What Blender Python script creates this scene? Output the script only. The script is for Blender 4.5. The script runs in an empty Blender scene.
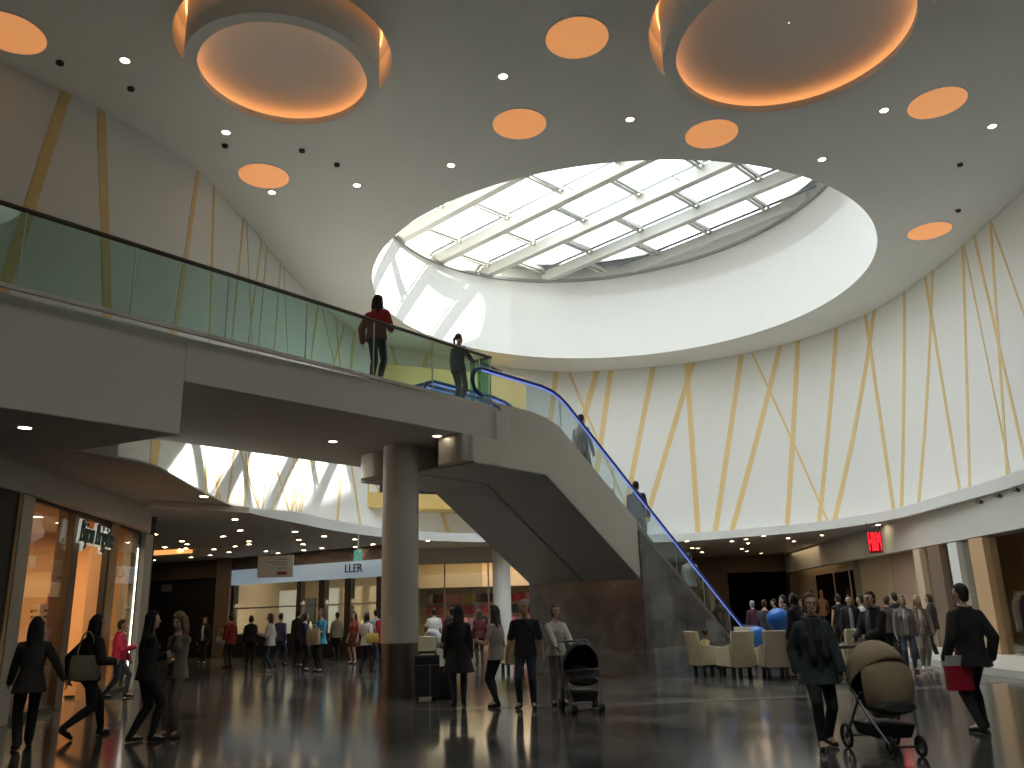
import bpy, bmesh, math, random
import numpy as np
from mathutils import Vector, Matrix
from mathutils.geometry import tessellate_polygon
random.seed(7)
SC = bpy.context.scene
COL = SC.collection
PI = math.pi
V = Vector

# ------------------------------------------------------------------ camera model (survey of the photograph)
FPX, PITCH, ROLL, CAMH = 828.0, math.radians(15.4), math.radians(1.6), 1.55
_f = V((0, math.cos(PITCH), math.sin(PITCH)))
_u0 = V((0, -math.sin(PITCH), math.cos(PITCH)))
_r0 = V((1, 0, 0))
CR = math.cos(ROLL) * _r0 - math.sin(ROLL) * _u0
CU = math.sin(ROLL) * _r0 + math.cos(ROLL) * _u0
CC = V((0, 0, CAMH))
def ray(x, y): return (x - 512) / FPX * CR + (384 - y) / FPX * CU + _f
def atz(x, y, z):
    v = ray(x, y); return CC + v * ((z - CAMH) / v.z)
def aty(x, y, Y):
    v = ray(x, y); return CC + v * (Y / v.y)
def pln(x, y, p, n):
    v = ray(x, y); n = V(n); return CC + v * ((V(p) - CC).dot(n) / v.dot(n))

# ------------------------------------------------------------------ materials
_M = {}
def mat(name, col, rough=0.6, metal=0.0, emit=None, strength=0.0, var=0.06, scale=6.0, bump=0.0, spec=0.5):
    if name in _M: return _M[name]
    m = bpy.data.materials.new(name); m.use_nodes = True
    nt = m.node_tree; b = nt.nodes['Principled BSDF']
    b.inputs['Roughness'].default_value = rough
    b.inputs['Metallic'].default_value = metal
    b.inputs['Specular IOR Level'].default_value = spec
    c = (*col, 1.0)
    if var > 0:
        tc = nt.nodes.new('ShaderNodeTexCoord'); n = nt.nodes.new('ShaderNodeTexNoise')
        n.inputs['Scale'].default_value = scale; n.inputs['Detail'].default_value = 3
        r = nt.nodes.new('ShaderNodeMix'); r.data_type = 'RGBA'
        r.inputs['A'].default_value = tuple(max(0, x * (1 - var)) for x in col) + (1,)
        r.inputs['B'].default_value = tuple(min(1, x * (1 + var)) for x in col) + (1,)
        nt.links.new(tc.outputs['Object'], n.inputs['Vector'])
        nt.links.new(n.outputs['Fac'], r.inputs['Factor'])
        nt.links.new(r.outputs['Result'], b.inputs['Base Color'])
        if bump > 0:
            bp = nt.nodes.new('ShaderNodeBump'); bp.inputs['Strength'].default_value = bump; bp.inputs['Distance'].default_value = 0.01
            nt.links.new(n.outputs['Fac'], bp.inputs['Height']); nt.links.new(bp.outputs['Normal'], b.inputs['Normal'])
    else:
        b.inputs['Base Color'].default_value = c
    if emit:
        b.inputs['Emission Color'].default_value = (*emit, 1); b.inputs['Emission Strength'].default_value = strength
    _M[name] = m
    return m

def glass(name, tint, gloss=0.10, rough=0.02, thru=0.9):
    if name in _M: return _M[name]
    m = bpy.data.materials.new(name); m.use_nodes = True
    nt = m.node_tree; nt.nodes.clear()
    o = nt.nodes.new('ShaderNodeOutputMaterial'); mix = nt.nodes.new('ShaderNodeMixShader')
    t = nt.nodes.new('ShaderNodeBsdfTransparent'); t.inputs['Color'].default_value = (*[x * thru for x in tint], 1)
    g = nt.nodes.new('ShaderNodeBsdfGlossy'); g.inputs['Roughness'].default_value = rough; g.inputs['Color'].default_value = (1, 1, 1, 1)
    lw = nt.nodes.new('ShaderNodeLayerWeight'); lw.inputs['Blend'].default_value = 0.5
    pw = nt.nodes.new('ShaderNodeMath'); pw.operation = 'POWER'; pw.inputs[1].default_value = 4.0
    mp = nt.nodes.new('ShaderNodeMath'); mp.operation = 'MULTIPLY_ADD'; mp.inputs[1].default_value = .7; mp.inputs[2].default_value = gloss * .5
    mp.use_clamp = True
    nt.links.new(lw.outputs['Facing'], pw.inputs[0]); nt.links.new(pw.outputs[0], mp.inputs[0]); nt.links.new(mp.outputs[0], mix.inputs[0])
    nt.links.new(t.outputs[0], mix.inputs[1]); nt.links.new(g.outputs[0], mix.inputs[2]); nt.links.new(mix.outputs[0], o.inputs[0])
    _M[name] = m
    return m

def tilemat(name, c1, c2, mortar, bw, bh, rough, rot=0.0, streak=0.35, off=0.5, spec=0.5, plane='XY', msize=0.006, cl=1.0):
    if name in _M: return _M[name]
    m = bpy.data.materials.new(name); m.use_nodes = True
    nt = m.node_tree; b = nt.nodes['Principled BSDF']; L = nt.links.new
    tc = nt.nodes.new('ShaderNodeTexCoord'); mp = nt.nodes.new('ShaderNodeMapping')
    mp.inputs['Rotation'].default_value = (PI / 2, 0, 0) if plane == 'XZ' else ((0, PI / 2, 0) if plane == 'YZ' else (0, 0, rot))
    br = nt.nodes.new('ShaderNodeTexBrick'); br.offset = off
    br.inputs['Color1'].default_value = (*c1, 1); br.inputs['Color2'].default_value = (*c2, 1); br.inputs['Mortar'].default_value = (*mortar, 1)
    br.inputs['Scale'].default_value = 1.0; br.inputs['Mortar Size'].default_value = msize
    br.inputs['Brick Width'].default_value = bw; br.inputs['Row Height'].default_value = bh; br.inputs['Bias'].default_value = 0.0
    n = nt.nodes.new('ShaderNodeTexNoise'); n.inputs['Scale'].default_value = 1.6 * cl; n.inputs['Detail'].default_value = 6; n.inputs['Distortion'].default_value = 0.8
    mx = nt.nodes.new('ShaderNodeMix'); mx.data_type = 'RGBA'; mx.blend_type = 'MULTIPLY'; mx.inputs['Factor'].default_value = 1.0
    cr = nt.nodes.new('ShaderNodeMapRange'); cr.inputs['From Min'].default_value = 0.3; cr.inputs['From Max'].default_value = 0.7
    cr.inputs['To Min'].default_value = 1 - streak; cr.inputs['To Max'].default_value = 1 + streak
    L(tc.outputs['Object'], mp.inputs['Vector']); L(mp.outputs[0], br.inputs['Vector']); L(tc.outputs['Object'], n.inputs['Vector'])
    L(n.outputs['Fac'], cr.inputs['Value']); L(br.outputs['Color'], mx.inputs['A']); L(cr.outputs[0], mx.inputs['B'])
    L(mx.outputs['Result'], b.inputs['Base Color'])
    b.inputs['Roughness'].default_value = rough; b.inputs['Specular IOR Level'].default_value = spec
    _M[name] = m
    return m

def emis(name, col, s):
    if name in _M: return _M[name]
    m = bpy.data.materials.new(name); m.use_nodes = True
    b = m.node_tree.nodes['Principled BSDF']; b.inputs['Base Color'].default_value = (*col, 1)
    b.inputs['Emission Color'].default_value = (*col, 1); b.inputs['Emission Strength'].default_value = s
    _M[name] = m
    return m

# ------------------------------------------------------------------ mesh building
class MB:
    def __init__(s): s.v = []; s.f = []; s.mi = []; s.cur = 0
    def _add(s, vs, fs):
        o = len(s.v); s.v += [tuple(v) for v in vs]
        s.f += [tuple(i + o for i in f) for f in fs]; s.mi += [s.cur] * len(fs)
        return s
    def box(s, x0, x1, y0, y1, z0, z1):
        return s._add([(x0,y0,z0),(x1,y0,z0),(x1,y1,z0),(x0,y1,z0),(x0,y0,z1),(x1,y0,z1),(x1,y1,z1),(x0,y1,z1)],
                      [(3,2,1,0),(4,5,6,7),(0,1,5,4),(1,2,6,5),(2,3,7,6),(3,0,4,7)])
    def obox(s, c, ax, ay, az):                       # centre and three half-axis vectors
        c, ax, ay, az = V(c), V(ax), V(ay), V(az)
        vs = [c + i * ax + j * ay + k * az for k in (-1, 1) for (i, j) in ((-1,-1),(1,-1),(1,1),(-1,1))]
        return s._add(vs, [(3,2,1,0),(4,5,6,7),(0,1,5,4),(1,2,6,5),(2,3,7,6),(3,0,4,7)])
    def bar(s, a, b, w, h, up=(0,0,1)):
        a, b = V(a), V(b); d = (b - a); x = d.normalized(); y = V(up).cross(x)
        if y.length < 1e-4: y = V((1,0,0)).cross(x)
        y.normalize(); z = x.cross(y)
        return s.obox((a + b) / 2, d / 2, y * w / 2, z * h / 2)
    def rings(s, rs, closed=False, caps=True):
        n = len(rs[0]); vs = [p for r in rs for p in r]; fs = []
        m = len(rs)
        for i in range(m if closed else m - 1):
            for j in range(n):
                a = i * n + j; b = i * n + (j + 1) % n; c = ((i + 1) % m) * n + (j + 1) % n; d = ((i + 1) % m) * n + j
                fs.append((a, b, c, d))
        if caps and not closed:
            fs.append(tuple(range(n - 1, -1, -1))); fs.append(tuple((m - 1) * n + j for j in range(n)))
        return s._add(vs, fs)
    def tube(s, pts, r, n=8, closed=False, rad=None):
        pts = [V(p) for p in pts]; rs = []; m = len(pts)
        pu = None
        for i, p in enumerate(pts):
            if closed: t = pts[(i + 1) % m] - pts[i - 1]
            else: t = pts[min(i + 1, m - 1)] - pts[max(i - 1, 0)]
            t.normalize()
            if pu is None:
                pu = t.orthogonal().normalized()
            u = (pu - t * pu.dot(t))
            if u.length < 1e-5: u = t.orthogonal()
            u.normalize(); pu = u; w = t.cross(u)
            rr = rad[i] if rad else r
            rs.append([p + (u * math.cos(a) + w * math.sin(a)) * rr for a in [2 * PI * k / n for k in range(n)]])
        return s.rings(rs, closed)
    def cyl(s, c, r, z0, z1, n=32, r1=None):
        r1 = r if r1 is None else r1
        return s.rings([[(c[0] + rr * math.cos(2*PI*k/n), c[1] + rr * math.sin(2*PI*k/n), z) for k in range(n)] for rr, z in ((r, z0), (r1, z1))])
    def lathe(s, c, prof, n=48, caps=False, closed=False):
        return s.rings([[(c[0] + r * math.cos(2*PI*k/n), c[1] + r * math.sin(2*PI*k/n), z) for k in range(n)] for r, z in prof], closed=closed, caps=caps)
    def ell(s, c, r, n=14, m=9, R=None):
        c = V(c); rs = []
        for i in range(m + 1):
            a = PI * i / m; z = -math.cos(a); q = max(math.sin(a), 0.02)
            ring = []
            for k in range(n):
                t = 2 * PI * k / n; p = V((r[0] * q * math.cos(t), r[1] * q * math.sin(t), r[2] * z))
                if R is not None: p = R @ p
                ring.append(c + p)
            rs.append(ring)
        return s.rings(rs)
    def cap(s, a, b, ra, rb, n=12):                    # tapered capsule
        a, b = V(a), V(b); d = (b - a); L = d.length
        if L < 1e-5: return s.ell(a, (ra, ra, ra))
        t = d / L; pts = []; rad = []
        for q in (-1, -.7, -.35): pts.append(a + t * ra * q); rad.append(ra * math.sqrt(max(1 - q*q, 0.01)))
        pts.append(a); rad.append(ra); pts.append((a + b) / 2); rad.append((ra + rb) / 2); pts.append(b); rad.append(rb)
        for q in (.35, .7, 1): pts.append(b + t * rb * q); rad.append(rb * math.sqrt(max(1 - q*q, 0.01)))
        return s.tube(pts, ra, n, rad=rad)
    def prism(s, poly, z0, z1):                        # vertical extrusion of a simple 2-D polygon
        n = len(poly); t = tessellate_polygon([[V((p[0], p[1], 0)) for p in poly]])
        vs = [(p[0], p[1], z0) for p in poly] + [(p[0], p[1], z1) for p in poly]
        fs = [tuple(f) for f in t] + [tuple(i + n for i in f) for f in t] + [(i, (i+1) % n, n + (i+1) % n, n + i) for i in range(n)]
        return s._add(vs, fs)
    def xprism(s, poly, y0, y1):                       # extrusion of an (x,z) profile along y
        n = len(poly); t = tessellate_polygon([[V((p[0], p[1], 0)) for p in poly]])
        vs = [(p[0], y0, p[1]) for p in poly] + [(p[0], y1, p[1]) for p in poly]
        fs = [tuple(f) for f in t] + [tuple(i + n for i in f) for f in t] + [(i, (i+1) % n, n + (i+1) % n, n + i) for i in range(n)]
        return s._add(vs, fs)
    def sheet(s, outer, holes, z):
        loops = [[V((p[0], p[1], 0)) for p in l] for l in [outer] + holes]
        vs = [(p.x, p.y, z) for l in loops for p in l]
        return s._add(vs, [tuple(f) for f in tessellate_polygon(loops)])
    def build(s, name, mats, parent=None, smooth=False, bevel=0.0, fix=True):
        me = bpy.data.meshes.new(name); me.from_pydata(s.v, [], s.f)
        for m in (mats if isinstance(mats, (list, tuple)) else [mats]): me.materials.append(m)
        me.polygons.foreach_set('material_index', s.mi)
        if fix:
            bm = bmesh.new(); bm.from_mesh(me); bmesh.ops.recalc_face_normals(bm, faces=bm.faces)
            if bevel > 0:
                es = [e for e in bm.edges if len(e.link_faces) == 2 and e.calc_face_angle(0) > 0.6]
                bmesh.ops.bevel(bm, geom=es, offset=bevel, segments=2, affect='EDGES', profile=0.6)
            bm.to_mesh(me); bm.free()
        if smooth:
            me.polygons.foreach_set('use_smooth', [True] * len(me.polygons))
            me.set_sharp_from_angle(angle=math.radians(42))
        o = bpy.data.objects.new(name, me); COL.objects.link(o)
        if parent: o.parent = parent
        return o

def remesh(o, vox, smooth=5):
    m = o.modifiers.new('r', 'REMESH'); m.mode = 'VOXEL'; m.voxel_size = vox; m.use_smooth_shade = True
    if smooth:
        q = o.modifiers.new('s', 'SMOOTH'); q.factor = 0.5; q.iterations = smooth
    dg = bpy.context.evaluated_depsgraph_get()
    me = bpy.data.meshes.new_from_object(o.evaluated_get(dg))
    o.modifiers.clear(); old = o.data; mats = list(old.materials); nm = old.name
    if len(me.materials) == 0:
        for k in mats: me.materials.append(k)
    o.data = me; bpy.data.meshes.remove(old); me.name = nm
    me.polygons.foreach_set('use_smooth', [True] * len(me.polygons))
    return o

def tag(o, label, cat, group=None, kind=None):
    o['label'] = label; o['category'] = cat
    if group: o['group'] = group
    if kind: o['kind'] = kind
    return o
def struct(o, label=None, cat=None):
    o['kind'] = 'structure'
    if label: o['label'] = label; o['category'] = cat or 'structure'
    return o
def thing(name, label, cat, loc=(0,0,0), rz=0.0, group=None):
    o = bpy.data.objects.new(name, None); COL.objects.link(o); o.location = loc; o.rotation_euler = (0, 0, rz)
    o.empty_display_size = 0.1
    return tag(o, label, cat, group)
def dup(root, loc, rz=0.0, label=None, group=None):
    r = root.copy(); COL.objects.link(r); r.location = loc; r.rotation_euler = (0, 0, rz)
    if label: r['label'] = label
    if group: r['group'] = group
    for ch in list(root.children):
        c = ch.copy(); COL.objects.link(c); c.parent = r
        for g in ch.children:
            d = g.copy(); COL.objects.link(d); d.parent = c
    return r
def text(name, body, size, m, depth=0.01, parent=None, shear=0.0, sx=1.0, align='CENTER', bold=0.0):
    cu = bpy.data.curves.new(name, 'FONT'); cu.body = body; cu.size = size; cu.extrude = depth / 2; cu.shear = shear
    cu.align_x = align; cu.align_y = 'CENTER'; cu.space_character = 1.0; cu.offset = bold
    t = bpy.data.objects.new(name + '_c', cu); COL.objects.link(t)
    dg = bpy.context.evaluated_depsgraph_get(); me = bpy.data.meshes.new_from_object(t.evaluated_get(dg))
    bpy.data.objects.remove(t); bpy.data.curves.remove(cu)
    me.transform(Matrix.Diagonal((sx, 1, 1, 1)) )
    me.transform(Matrix.Rotation(PI / 2, 4, 'X'))      # stands upright, reads from -y
    me.materials.clear(); me.materials.append(m)
    o = bpy.data.objects.new(name, me); COL.objects.link(o)
    if parent: o.parent = parent
    return o
def catmull(P, k=8):
    P = [V((*p, 0)) for p in P]; out = []
    for i in range(len(P) - 1):
        a = P[max(i-1, 0)]; b = P[i]; c = P[i+1]; d = P[min(i+2, len(P)-1)]
        for j in range(k):
            t = j / k
            q = 0.5 * ((2*b) + (c-a)*t + (2*a-5*b+4*c-d)*t*t + (3*b-a-3*c+d)*t**3)
            out.append((q.x, q.y))
    out.append((P[-1].x, P[-1].y))
    return out
def circ(c, r, n=64): return [(c[0] + r*math.cos(2*PI*k/n), c[1] + r*math.sin(2*PI*k/n)) for k in range(n)]
EXPO, SKYS, SUNS = 0.0, 7.6, 48.0
# ------------------------------------------------------------------ materials of the place
WHITE = mat('white_plaster', (.74, .74, .715), .75, var=.02, scale=2)
CEILM = mat('ceiling_plaster', (.82, .82, .79), .85, var=.03, scale=.8)
GREYP = mat('grey_plaster', (.56, .54, .50), .8, var=.03, scale=1.2)
GOLD = mat('gold_strip', (.70, .52, .24), .5, var=.05, scale=3)
GOLDP = mat('gold_panel', (.68, .47, .16), .55, var=.04, scale=1.5)
STEEL = mat('brushed_steel', (.50, .48, .42), .42, metal=.55, var=.08, scale=1.5)
DSTEEL = mat('dark_steel', (.20, .20, .20), .4, metal=.6, var=.08, scale=3)
BLACK = mat('black_metal', (.02, .02, .02), .45, var=0)
RAILM = mat('bronze_rail', (.11, .085, .07), .4, metal=.5, var=.05)
BROWN = mat('brown_panel', (.20, .14, .10), .6, var=.1, scale=2)
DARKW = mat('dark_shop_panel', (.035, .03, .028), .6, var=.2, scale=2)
CREAMW = mat('cream_panel', (.60, .48, .33), .7, var=.05, scale=2)
TANW = mat('tan_panel', (.55, .36, .20), .7, var=.06, scale=2)
PINKW = mat('rose_beige_panel', (.52, .36, .28), .7, var=.04, scale=2)
RAILG = glass('railing_glass', (.80, .95, .90), .10)
SHOPG = glass('shop_glass', (.90, .93, .92), .12)
SKYG = glass('skylight_glass', (.965, .99, 1.0), .06, thru=.82)
ORANGE = emis('orange_glow', (1.0, .42, .14), 3.2)
DISCM = emis('orange_disc_glow', (.90, .37, .13), .62)
LAMPW = emis('lamp_warm', (1.0, .74, .46), 55.0)
LAMPN = emis('lamp_neutral', (1.0, .85, .62), 14.0)
FLOORM = tilemat('polished_stone_floor', (.15, .145, .138), (.045, .044, .044), (.02, .02, .02), 1.2, .6, .12, rot=math.radians(48), streak=.45, spec=.62)
INLAY = mat('pale_stone_inlay', (.21, .205, .19), .16, var=.15, scale=3)
MARB = tilemat('grey_marble_cladding', (.22, .225, .235), (.095, .097, .10), (.05, .05, .05), 1.1, .62, .16, plane='XZ', streak=.40, msize=.004, cl=.9)

# ------------------------------------------------------------------ plan of the hall
ZC, ZL, ZCEIL = 4.2, 4.50, 12.0
SKC, SKR = (3.6, 26.0), 8.1
WP = [(-13,-6.2),(-12.6,3),(-11.6,9.3),(-10.6,12.1),(-9.66,13.62),(-8.55,15.18),(-7.85,16.6),(-7.39,18.0),(-7.1,20.7),(-6.8,24.9),
      (-6.05,29.4),(-4.76,31.8),(-3.34,32.95),(-1.36,34.35),(.15,35.3),(2.19,36.1),(4,36.1),(6.22,35.72),(8.35,35.1),(10.25,34.0),
      (11.87,32.4),(13.12,30.2),(13.82,27.4),(13.95,24.1),(13.82,21.1),(13.75,19.0),(13.7,14),(13.6,-6.2)]
WC = catmull(WP, 8)
_S = [0.0]
for i in range(1, len(WC)): _S.append(_S[-1] + math.dist(WC[i-1], WC[i]))
def w_at(s):
    s = min(max(s, 0.01), _S[-1] - .01)
    i = int(np.searchsorted(_S, s)) - 1
    t = (s - _S[i]) / (_S[i+1] - _S[i]); a, b = WC[i], WC[i+1]
    dx, dy = b[0]-a[0], b[1]-a[1]; l = math.hypot(dx, dy)
    return (a[0] + dx*t, a[1] + dy*t), (dy/l, -dx/l)   # inward normal: the wall runs clockwise seen from above
def w_hit(px, py):
    d = ray(px, py); best = None
    for i in range(len(WC) - 1):
        a, b = WC[i], WC[i+1]; ex, ey = b[0]-a[0], b[1]-a[1]
        den = d.x*ey - d.y*ex
        if abs(den) < 1e-9: continue
        t = (a[0]*ey - a[1]*ex) / den; u = (a[0]*d.y - a[1]*d.x) / den
        if t > 0.5 and 0 <= u <= 1 and (best is None or t < best[0]): best = (t, _S[i] + u*math.hypot(ex, ey), CAMH + t*d.z)
    return best
def offset_line(P, d):
    out = []
    for i, p in enumerate(P):
        a = P[max(i-1, 0)]; b = P[min(i+1, len(P)-1)]
        dx, dy = b[0]-a[0], b[1]-a[1]; l = math.hypot(dx, dy)
        out.append((p[0] - dy/l*d, p[1] + dx/l*d))
    return out
WO = offset_line(WC, .18)

mb = MB()
n = len(WC)
for i in range(n - 1):
    a, b, c, d = WC[i], WC[i+1], WO[i+1], WO[i]
    o = len(mb.v)
    mb._add([(*a, ZC + .03), (*b, ZC + .03), (*b, ZCEIL), (*a, ZCEIL)], [(0, 1, 2, 3)])
    mb._add([(*c, ZC + .03), (*d, ZC + .03), (*d, ZCEIL), (*c, ZCEIL)], [(0, 1, 2, 3)])
    mb._add([(*a, ZC + .03), (*b, ZC + .03), (*c, ZC + .03), (*d, ZC + .03)], [(0, 1, 2, 3)])
# the gold strips let into the wall: (x, y) of an upper and a lower point in the survey, width in pixels, z range
mb.cur = 1
STR = [(556.5,371.5,550.7,417,5,0,12),(568.8,371.5,612,473,2.3,0,12),(596.9,371.5,584,417,5.5,0,12),(610.7,371.5,597.4,468,5,0,12),
 (652.9,368.8,632,476,5,0,12),(692.7,363.5,652.6,497.5,5,0,12),(686.8,364.5,698,531,5,0,12),(741.3,355.5,715.6,529.5,5,0,12),
 (779.5,348,732.7,528,5,0,12),(752.2,353.3,827,520,2.3,0,12),(798,342,787.5,523.5,5,0,12),(836.5,328.7,819.4,521,4.7,0,12),
 (874,313,835,518.7,5,0,12),(866,318,894,512,4.5,0,12),(904.4,297,901.5,511,4.5,0,12),(932.5,276,918,509,4.3,0,12),
 (926,282,961,498,4.3,0,12),(963,254,970,497,4.3,0,12),(966.5,256,1007,457,2,0,12),(975.5,242,1024,455,4.3,0,12),
 (990.7,226,1008,487,4.3,0,12),(993,227,1024,314,2.2,0,12),
 (66,92,8,275,11,0,12),(101,106,107,305,9.5,0,12),(198,172,176,322,6,0,12),(214,186,210,330,4,0,12),(243,225,232.5,335,3.6,0,12),
 (247,232,251.7,340,1.5,0,12),(260,252,248.8,340,3.2,0,12),(265.8,261,259,340,2.6,0,12),(279,285,275,340,3,0,12),(284.6,290,287,340,1.4,0,12),
 (317,315,313.7,340,3.6,0,12),(325,322,329,340,1.6,0,12),(343,331,340,342,3.6,0,12),(392,348,396.5,365.6,4.5,0,12),(427,354,423.5,370,4.5,0,12),
 (154,443,153,465,8,0,7.2),(212,465,217.4,487,2.5,0,7.2),(246,454,245,492,3.4,0,7),(248,475,257,503,2.4,0,7),(273,456,290.5,515,3,0,7.2),
 (295,462,276,500,2.4,0,7),(309,463,292,510,2.2,0,7),(305,497,300,515,1.8,0,7),(342,466,337,523.5,5,0,12),(352,468,357,503,3,0,12)]
for x1, y1, x2, y2, wp, zlo, zhi in STR:
    h1, h2 = w_hit(x1, y1), w_hit(x2, y2)
    if not h1 or not h2: continue
    wd = wp * (h1[0] + h2[0]) / 2 / FPX; k = (h2[1] - h1[1]) / (h2[2] - h1[2]); rs = []
    hw = wd / 2 * math.sqrt(1 + k * k)
    za, zb = max(ZC + .05, zlo), min(ZCEIL - .002, zhi)
    for j in range(21):
        z = za + (zb - za) * j / 20; s = h1[1] + k * (z - h1[2])
        ring = []
        for q, off in ((-hw, 0.0), (-hw, .012), (hw, .012), (hw, 0.0)):
            p, nn = w_at(s + q); ring.append((p[0] + nn[0]*off, p[1] + nn[1]*off, z))
        rs.append(ring)
    mb.rings(rs)
wall = mb.build('wall_drum', [WHITE, GOLD], fix=False)
struct(wall, 'curved white hall wall crossed by slanting gold strips', 'wall')
for p in wall.data.polygons: p.use_smooth = False

# ledge: the white shelf at the foot of the drum wall
LP = [(-6.9,12.6),(-6.35,14.2),(-6.42,15.4),(-6.62,17.3),(-6.79,21.2),(-6.24,24.1),(-5.63,26.7),(-4.4,29.5),(-2.87,31.3),(-1.2,32.4),(1.2,33.9),(3.4,34.75),
      (5.6,34.95),(7.54,34.45),(9.24,33.24),(10.82,31.9),(11.97,29.9),(12.53,27.3),(12.40,23.6),(12.28,21.0),(12.1,19.2),(12.1,14),(12.1,-6.2)]
LC = catmull(LP, 6)
def zl(p):
    k = 1.0 if p[0] > -2 else min(1, max(0, (p[1] - 19.5) / 5.0))
    return ZC + .02 + (ZL - ZC - .02) * (k*k*(3-2*k))
mb = MB()
LI = offset_line(LC, .06); LX = offset_line(LC, 2.6)
for i in range(len(LC) - 1):
    za, zb = zl(LC[i]), zl(LC[i+1])
    mb._add([(*LC[i], ZC - .02), (*LC[i+1], ZC - .02), (*LC[i+1], zb), (*LC[i], za)], [(0,1,2,3)])
    mb._add([(*LC[i], za), (*LC[i+1], zb), (*LI[i+1], zb), (*LI[i], za)], [(0,1,2,3)])
    mb._add([(*LI[i], za), (*LI[i+1], zb), (*LX[i+1], zb), (*LX[i], za)], [(0,1,2,3)])
o = mb.build('trim_ledge', [WHITE]); struct(o, 'white ledge running round the foot of the striped wall', 'ledge')
o.data.polygons.foreach_set('use_smooth', [False]*len(o.data.polygons))

# floors
mb = MB(); mb._add([(-34,-7,0),(27,-7,0),(27,60,0),(-34,60,0)], [(0,1,2,3)])
o = mb.build('floor', [FLOORM]); struct(o, 'dark polished stone tile floor', 'floor')
mb = MB(); ac, ar = (0.8, 33.0), 18.05
rs = [[(ac[0]+ (ar+q)*math.sin(a), ac[1]-(ar+q)*math.cos(a), z) for q, z in ((-.17,.0),(-.17,.004),(.17,.004),(.17,.0))] for a in [math.radians(t) for t in np.linspace(-9, 46, 60)]]
mb.rings(rs); o = mb.build('trim_floor_inlay', [INLAY]); struct(o, 'pale curved stone band set in the dark floor', 'floor')

# main ceiling with the skylight and the two ring openings cut out
CO1, CO2 = (-4.17, 13.6, 1.785, 1.555), (5.32, 13.06, 2.34, 2.10)
gap = .23
RSK, RSR = (2.5, 2.6), 3.4  # centre and radius of the added fill skylight
mb = MB()
mb.sheet([(-15,-7),(16,-7),(16,39),(-15,39)], [circ(SKC, SKR, 128), circ(CO1[:2], CO1[2]+gap, 64), circ(CO2[:2], CO2[2]+gap, 64), circ(RSK, RSR, 64)], ZCEIL)
o = mb.build('ceiling', [CEILM], fix=False); struct(o, 'grey plaster ceiling with a round skylight well', 'ceiling')
# skylight well
SL = .065
zs = lambda x: 15.06 + SL * (x + 4.5)
mb = MB(); N = 128; r0 = []; 
for r, dz in ((SKR, None), (SKR, 0.0)):
    r0.append([(SKC[0]+r*math.cos(2*PI*k/N), SKC[1]+r*math.sin(2*PI*k/N), ZCEIL if dz is None else zs(SKC[0]+r*math.cos(2*PI*k/N)) + dz) for k in range(N)])
mb.rings(r0, caps=False)
o = mb.build('wall_skylight_well', [WHITE], smooth=True); struct(o, 'white round wall of the skylight well', 'wall')
def srow(r, dz): return [(SKC[0]+r*math.cos(2*PI*k/N), SKC[1]+r*math.sin(2*PI*k/N), zs(SKC[0]+r*math.cos(2*PI*k/N)) + dz) for k in range(N)]
FRAMEW = mat('white_painted_steel', (.62, .61, .56), .5, var=.02)
RIMM = mat('grey_rim', (.30, .30, .28), .5, var=.03)
sk = thing('skylight', 'slanting glass roof with white beams over the round ceiling opening', 'skylight', (SKC[0], SKC[1], 15.8))
inv = V((SKC[0], SKC[1], 15.8))
def loc(m, o=inv):
    m.v = [(p[0]-o.x, p[1]-o.y, p[2]-o.z) for p in m.v]; return m
mb = MB(); mb.rings([srow(SKR-.10, -.02), srow(SKR-.10, .10), srow(SKR+.12, .10), srow(SKR+.12, -.02)], closed=True); loc(mb).build('rim', RIMM, sk)
mb = MB(); mb.rings([srow(SKR+.25, .05), srow(SKR+.25, 1.0), srow(SKR+.4, 1.0), srow(SKR+.4, .05)], closed=True); loc(mb).build('curb', FRAMEW, sk)
bd = V((math.cos(math.radians(-41.7)), math.sin(math.radians(-41.7)), 0)); bp = V((-bd.y, bd.x, 0))
pc = V((*SKC, 0)).dot(bp); R2 = SKR + .3
def onp(a, b, dz):                                    # a along the beams, b across, both from the centre
    p = V((*SKC, 0)) + bd*a + bp*b; return V((p.x, p.y, zs(p.x) + dz))
lines = [13.84, 16.40, 18.94, 21.48, 24.03, 26.62, 29.15]
for q in lines:
    b = q - pc; hl = math.sqrt(max(R2*R2 - b*b, .4)); hb = .16
    mb = MB()
    mb.rings([[onp(s*hl, b - 2*hb, .06), onp(s*hl, b, .06), onp(s*hl, b, .52), onp(s*hl, b - 2*hb, .52)] for s in (-1, 1)])
    loc(mb).build('beam', FRAMEW, sk, bevel=.02)
edges = [13.84 - 2.55] + lines + [31.7]
DGL = mat('glazing_bar', (.34, .36, .36), .5, var=0)
gb = MB(); pb = []
glz = MB()
step = 2.55
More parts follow.
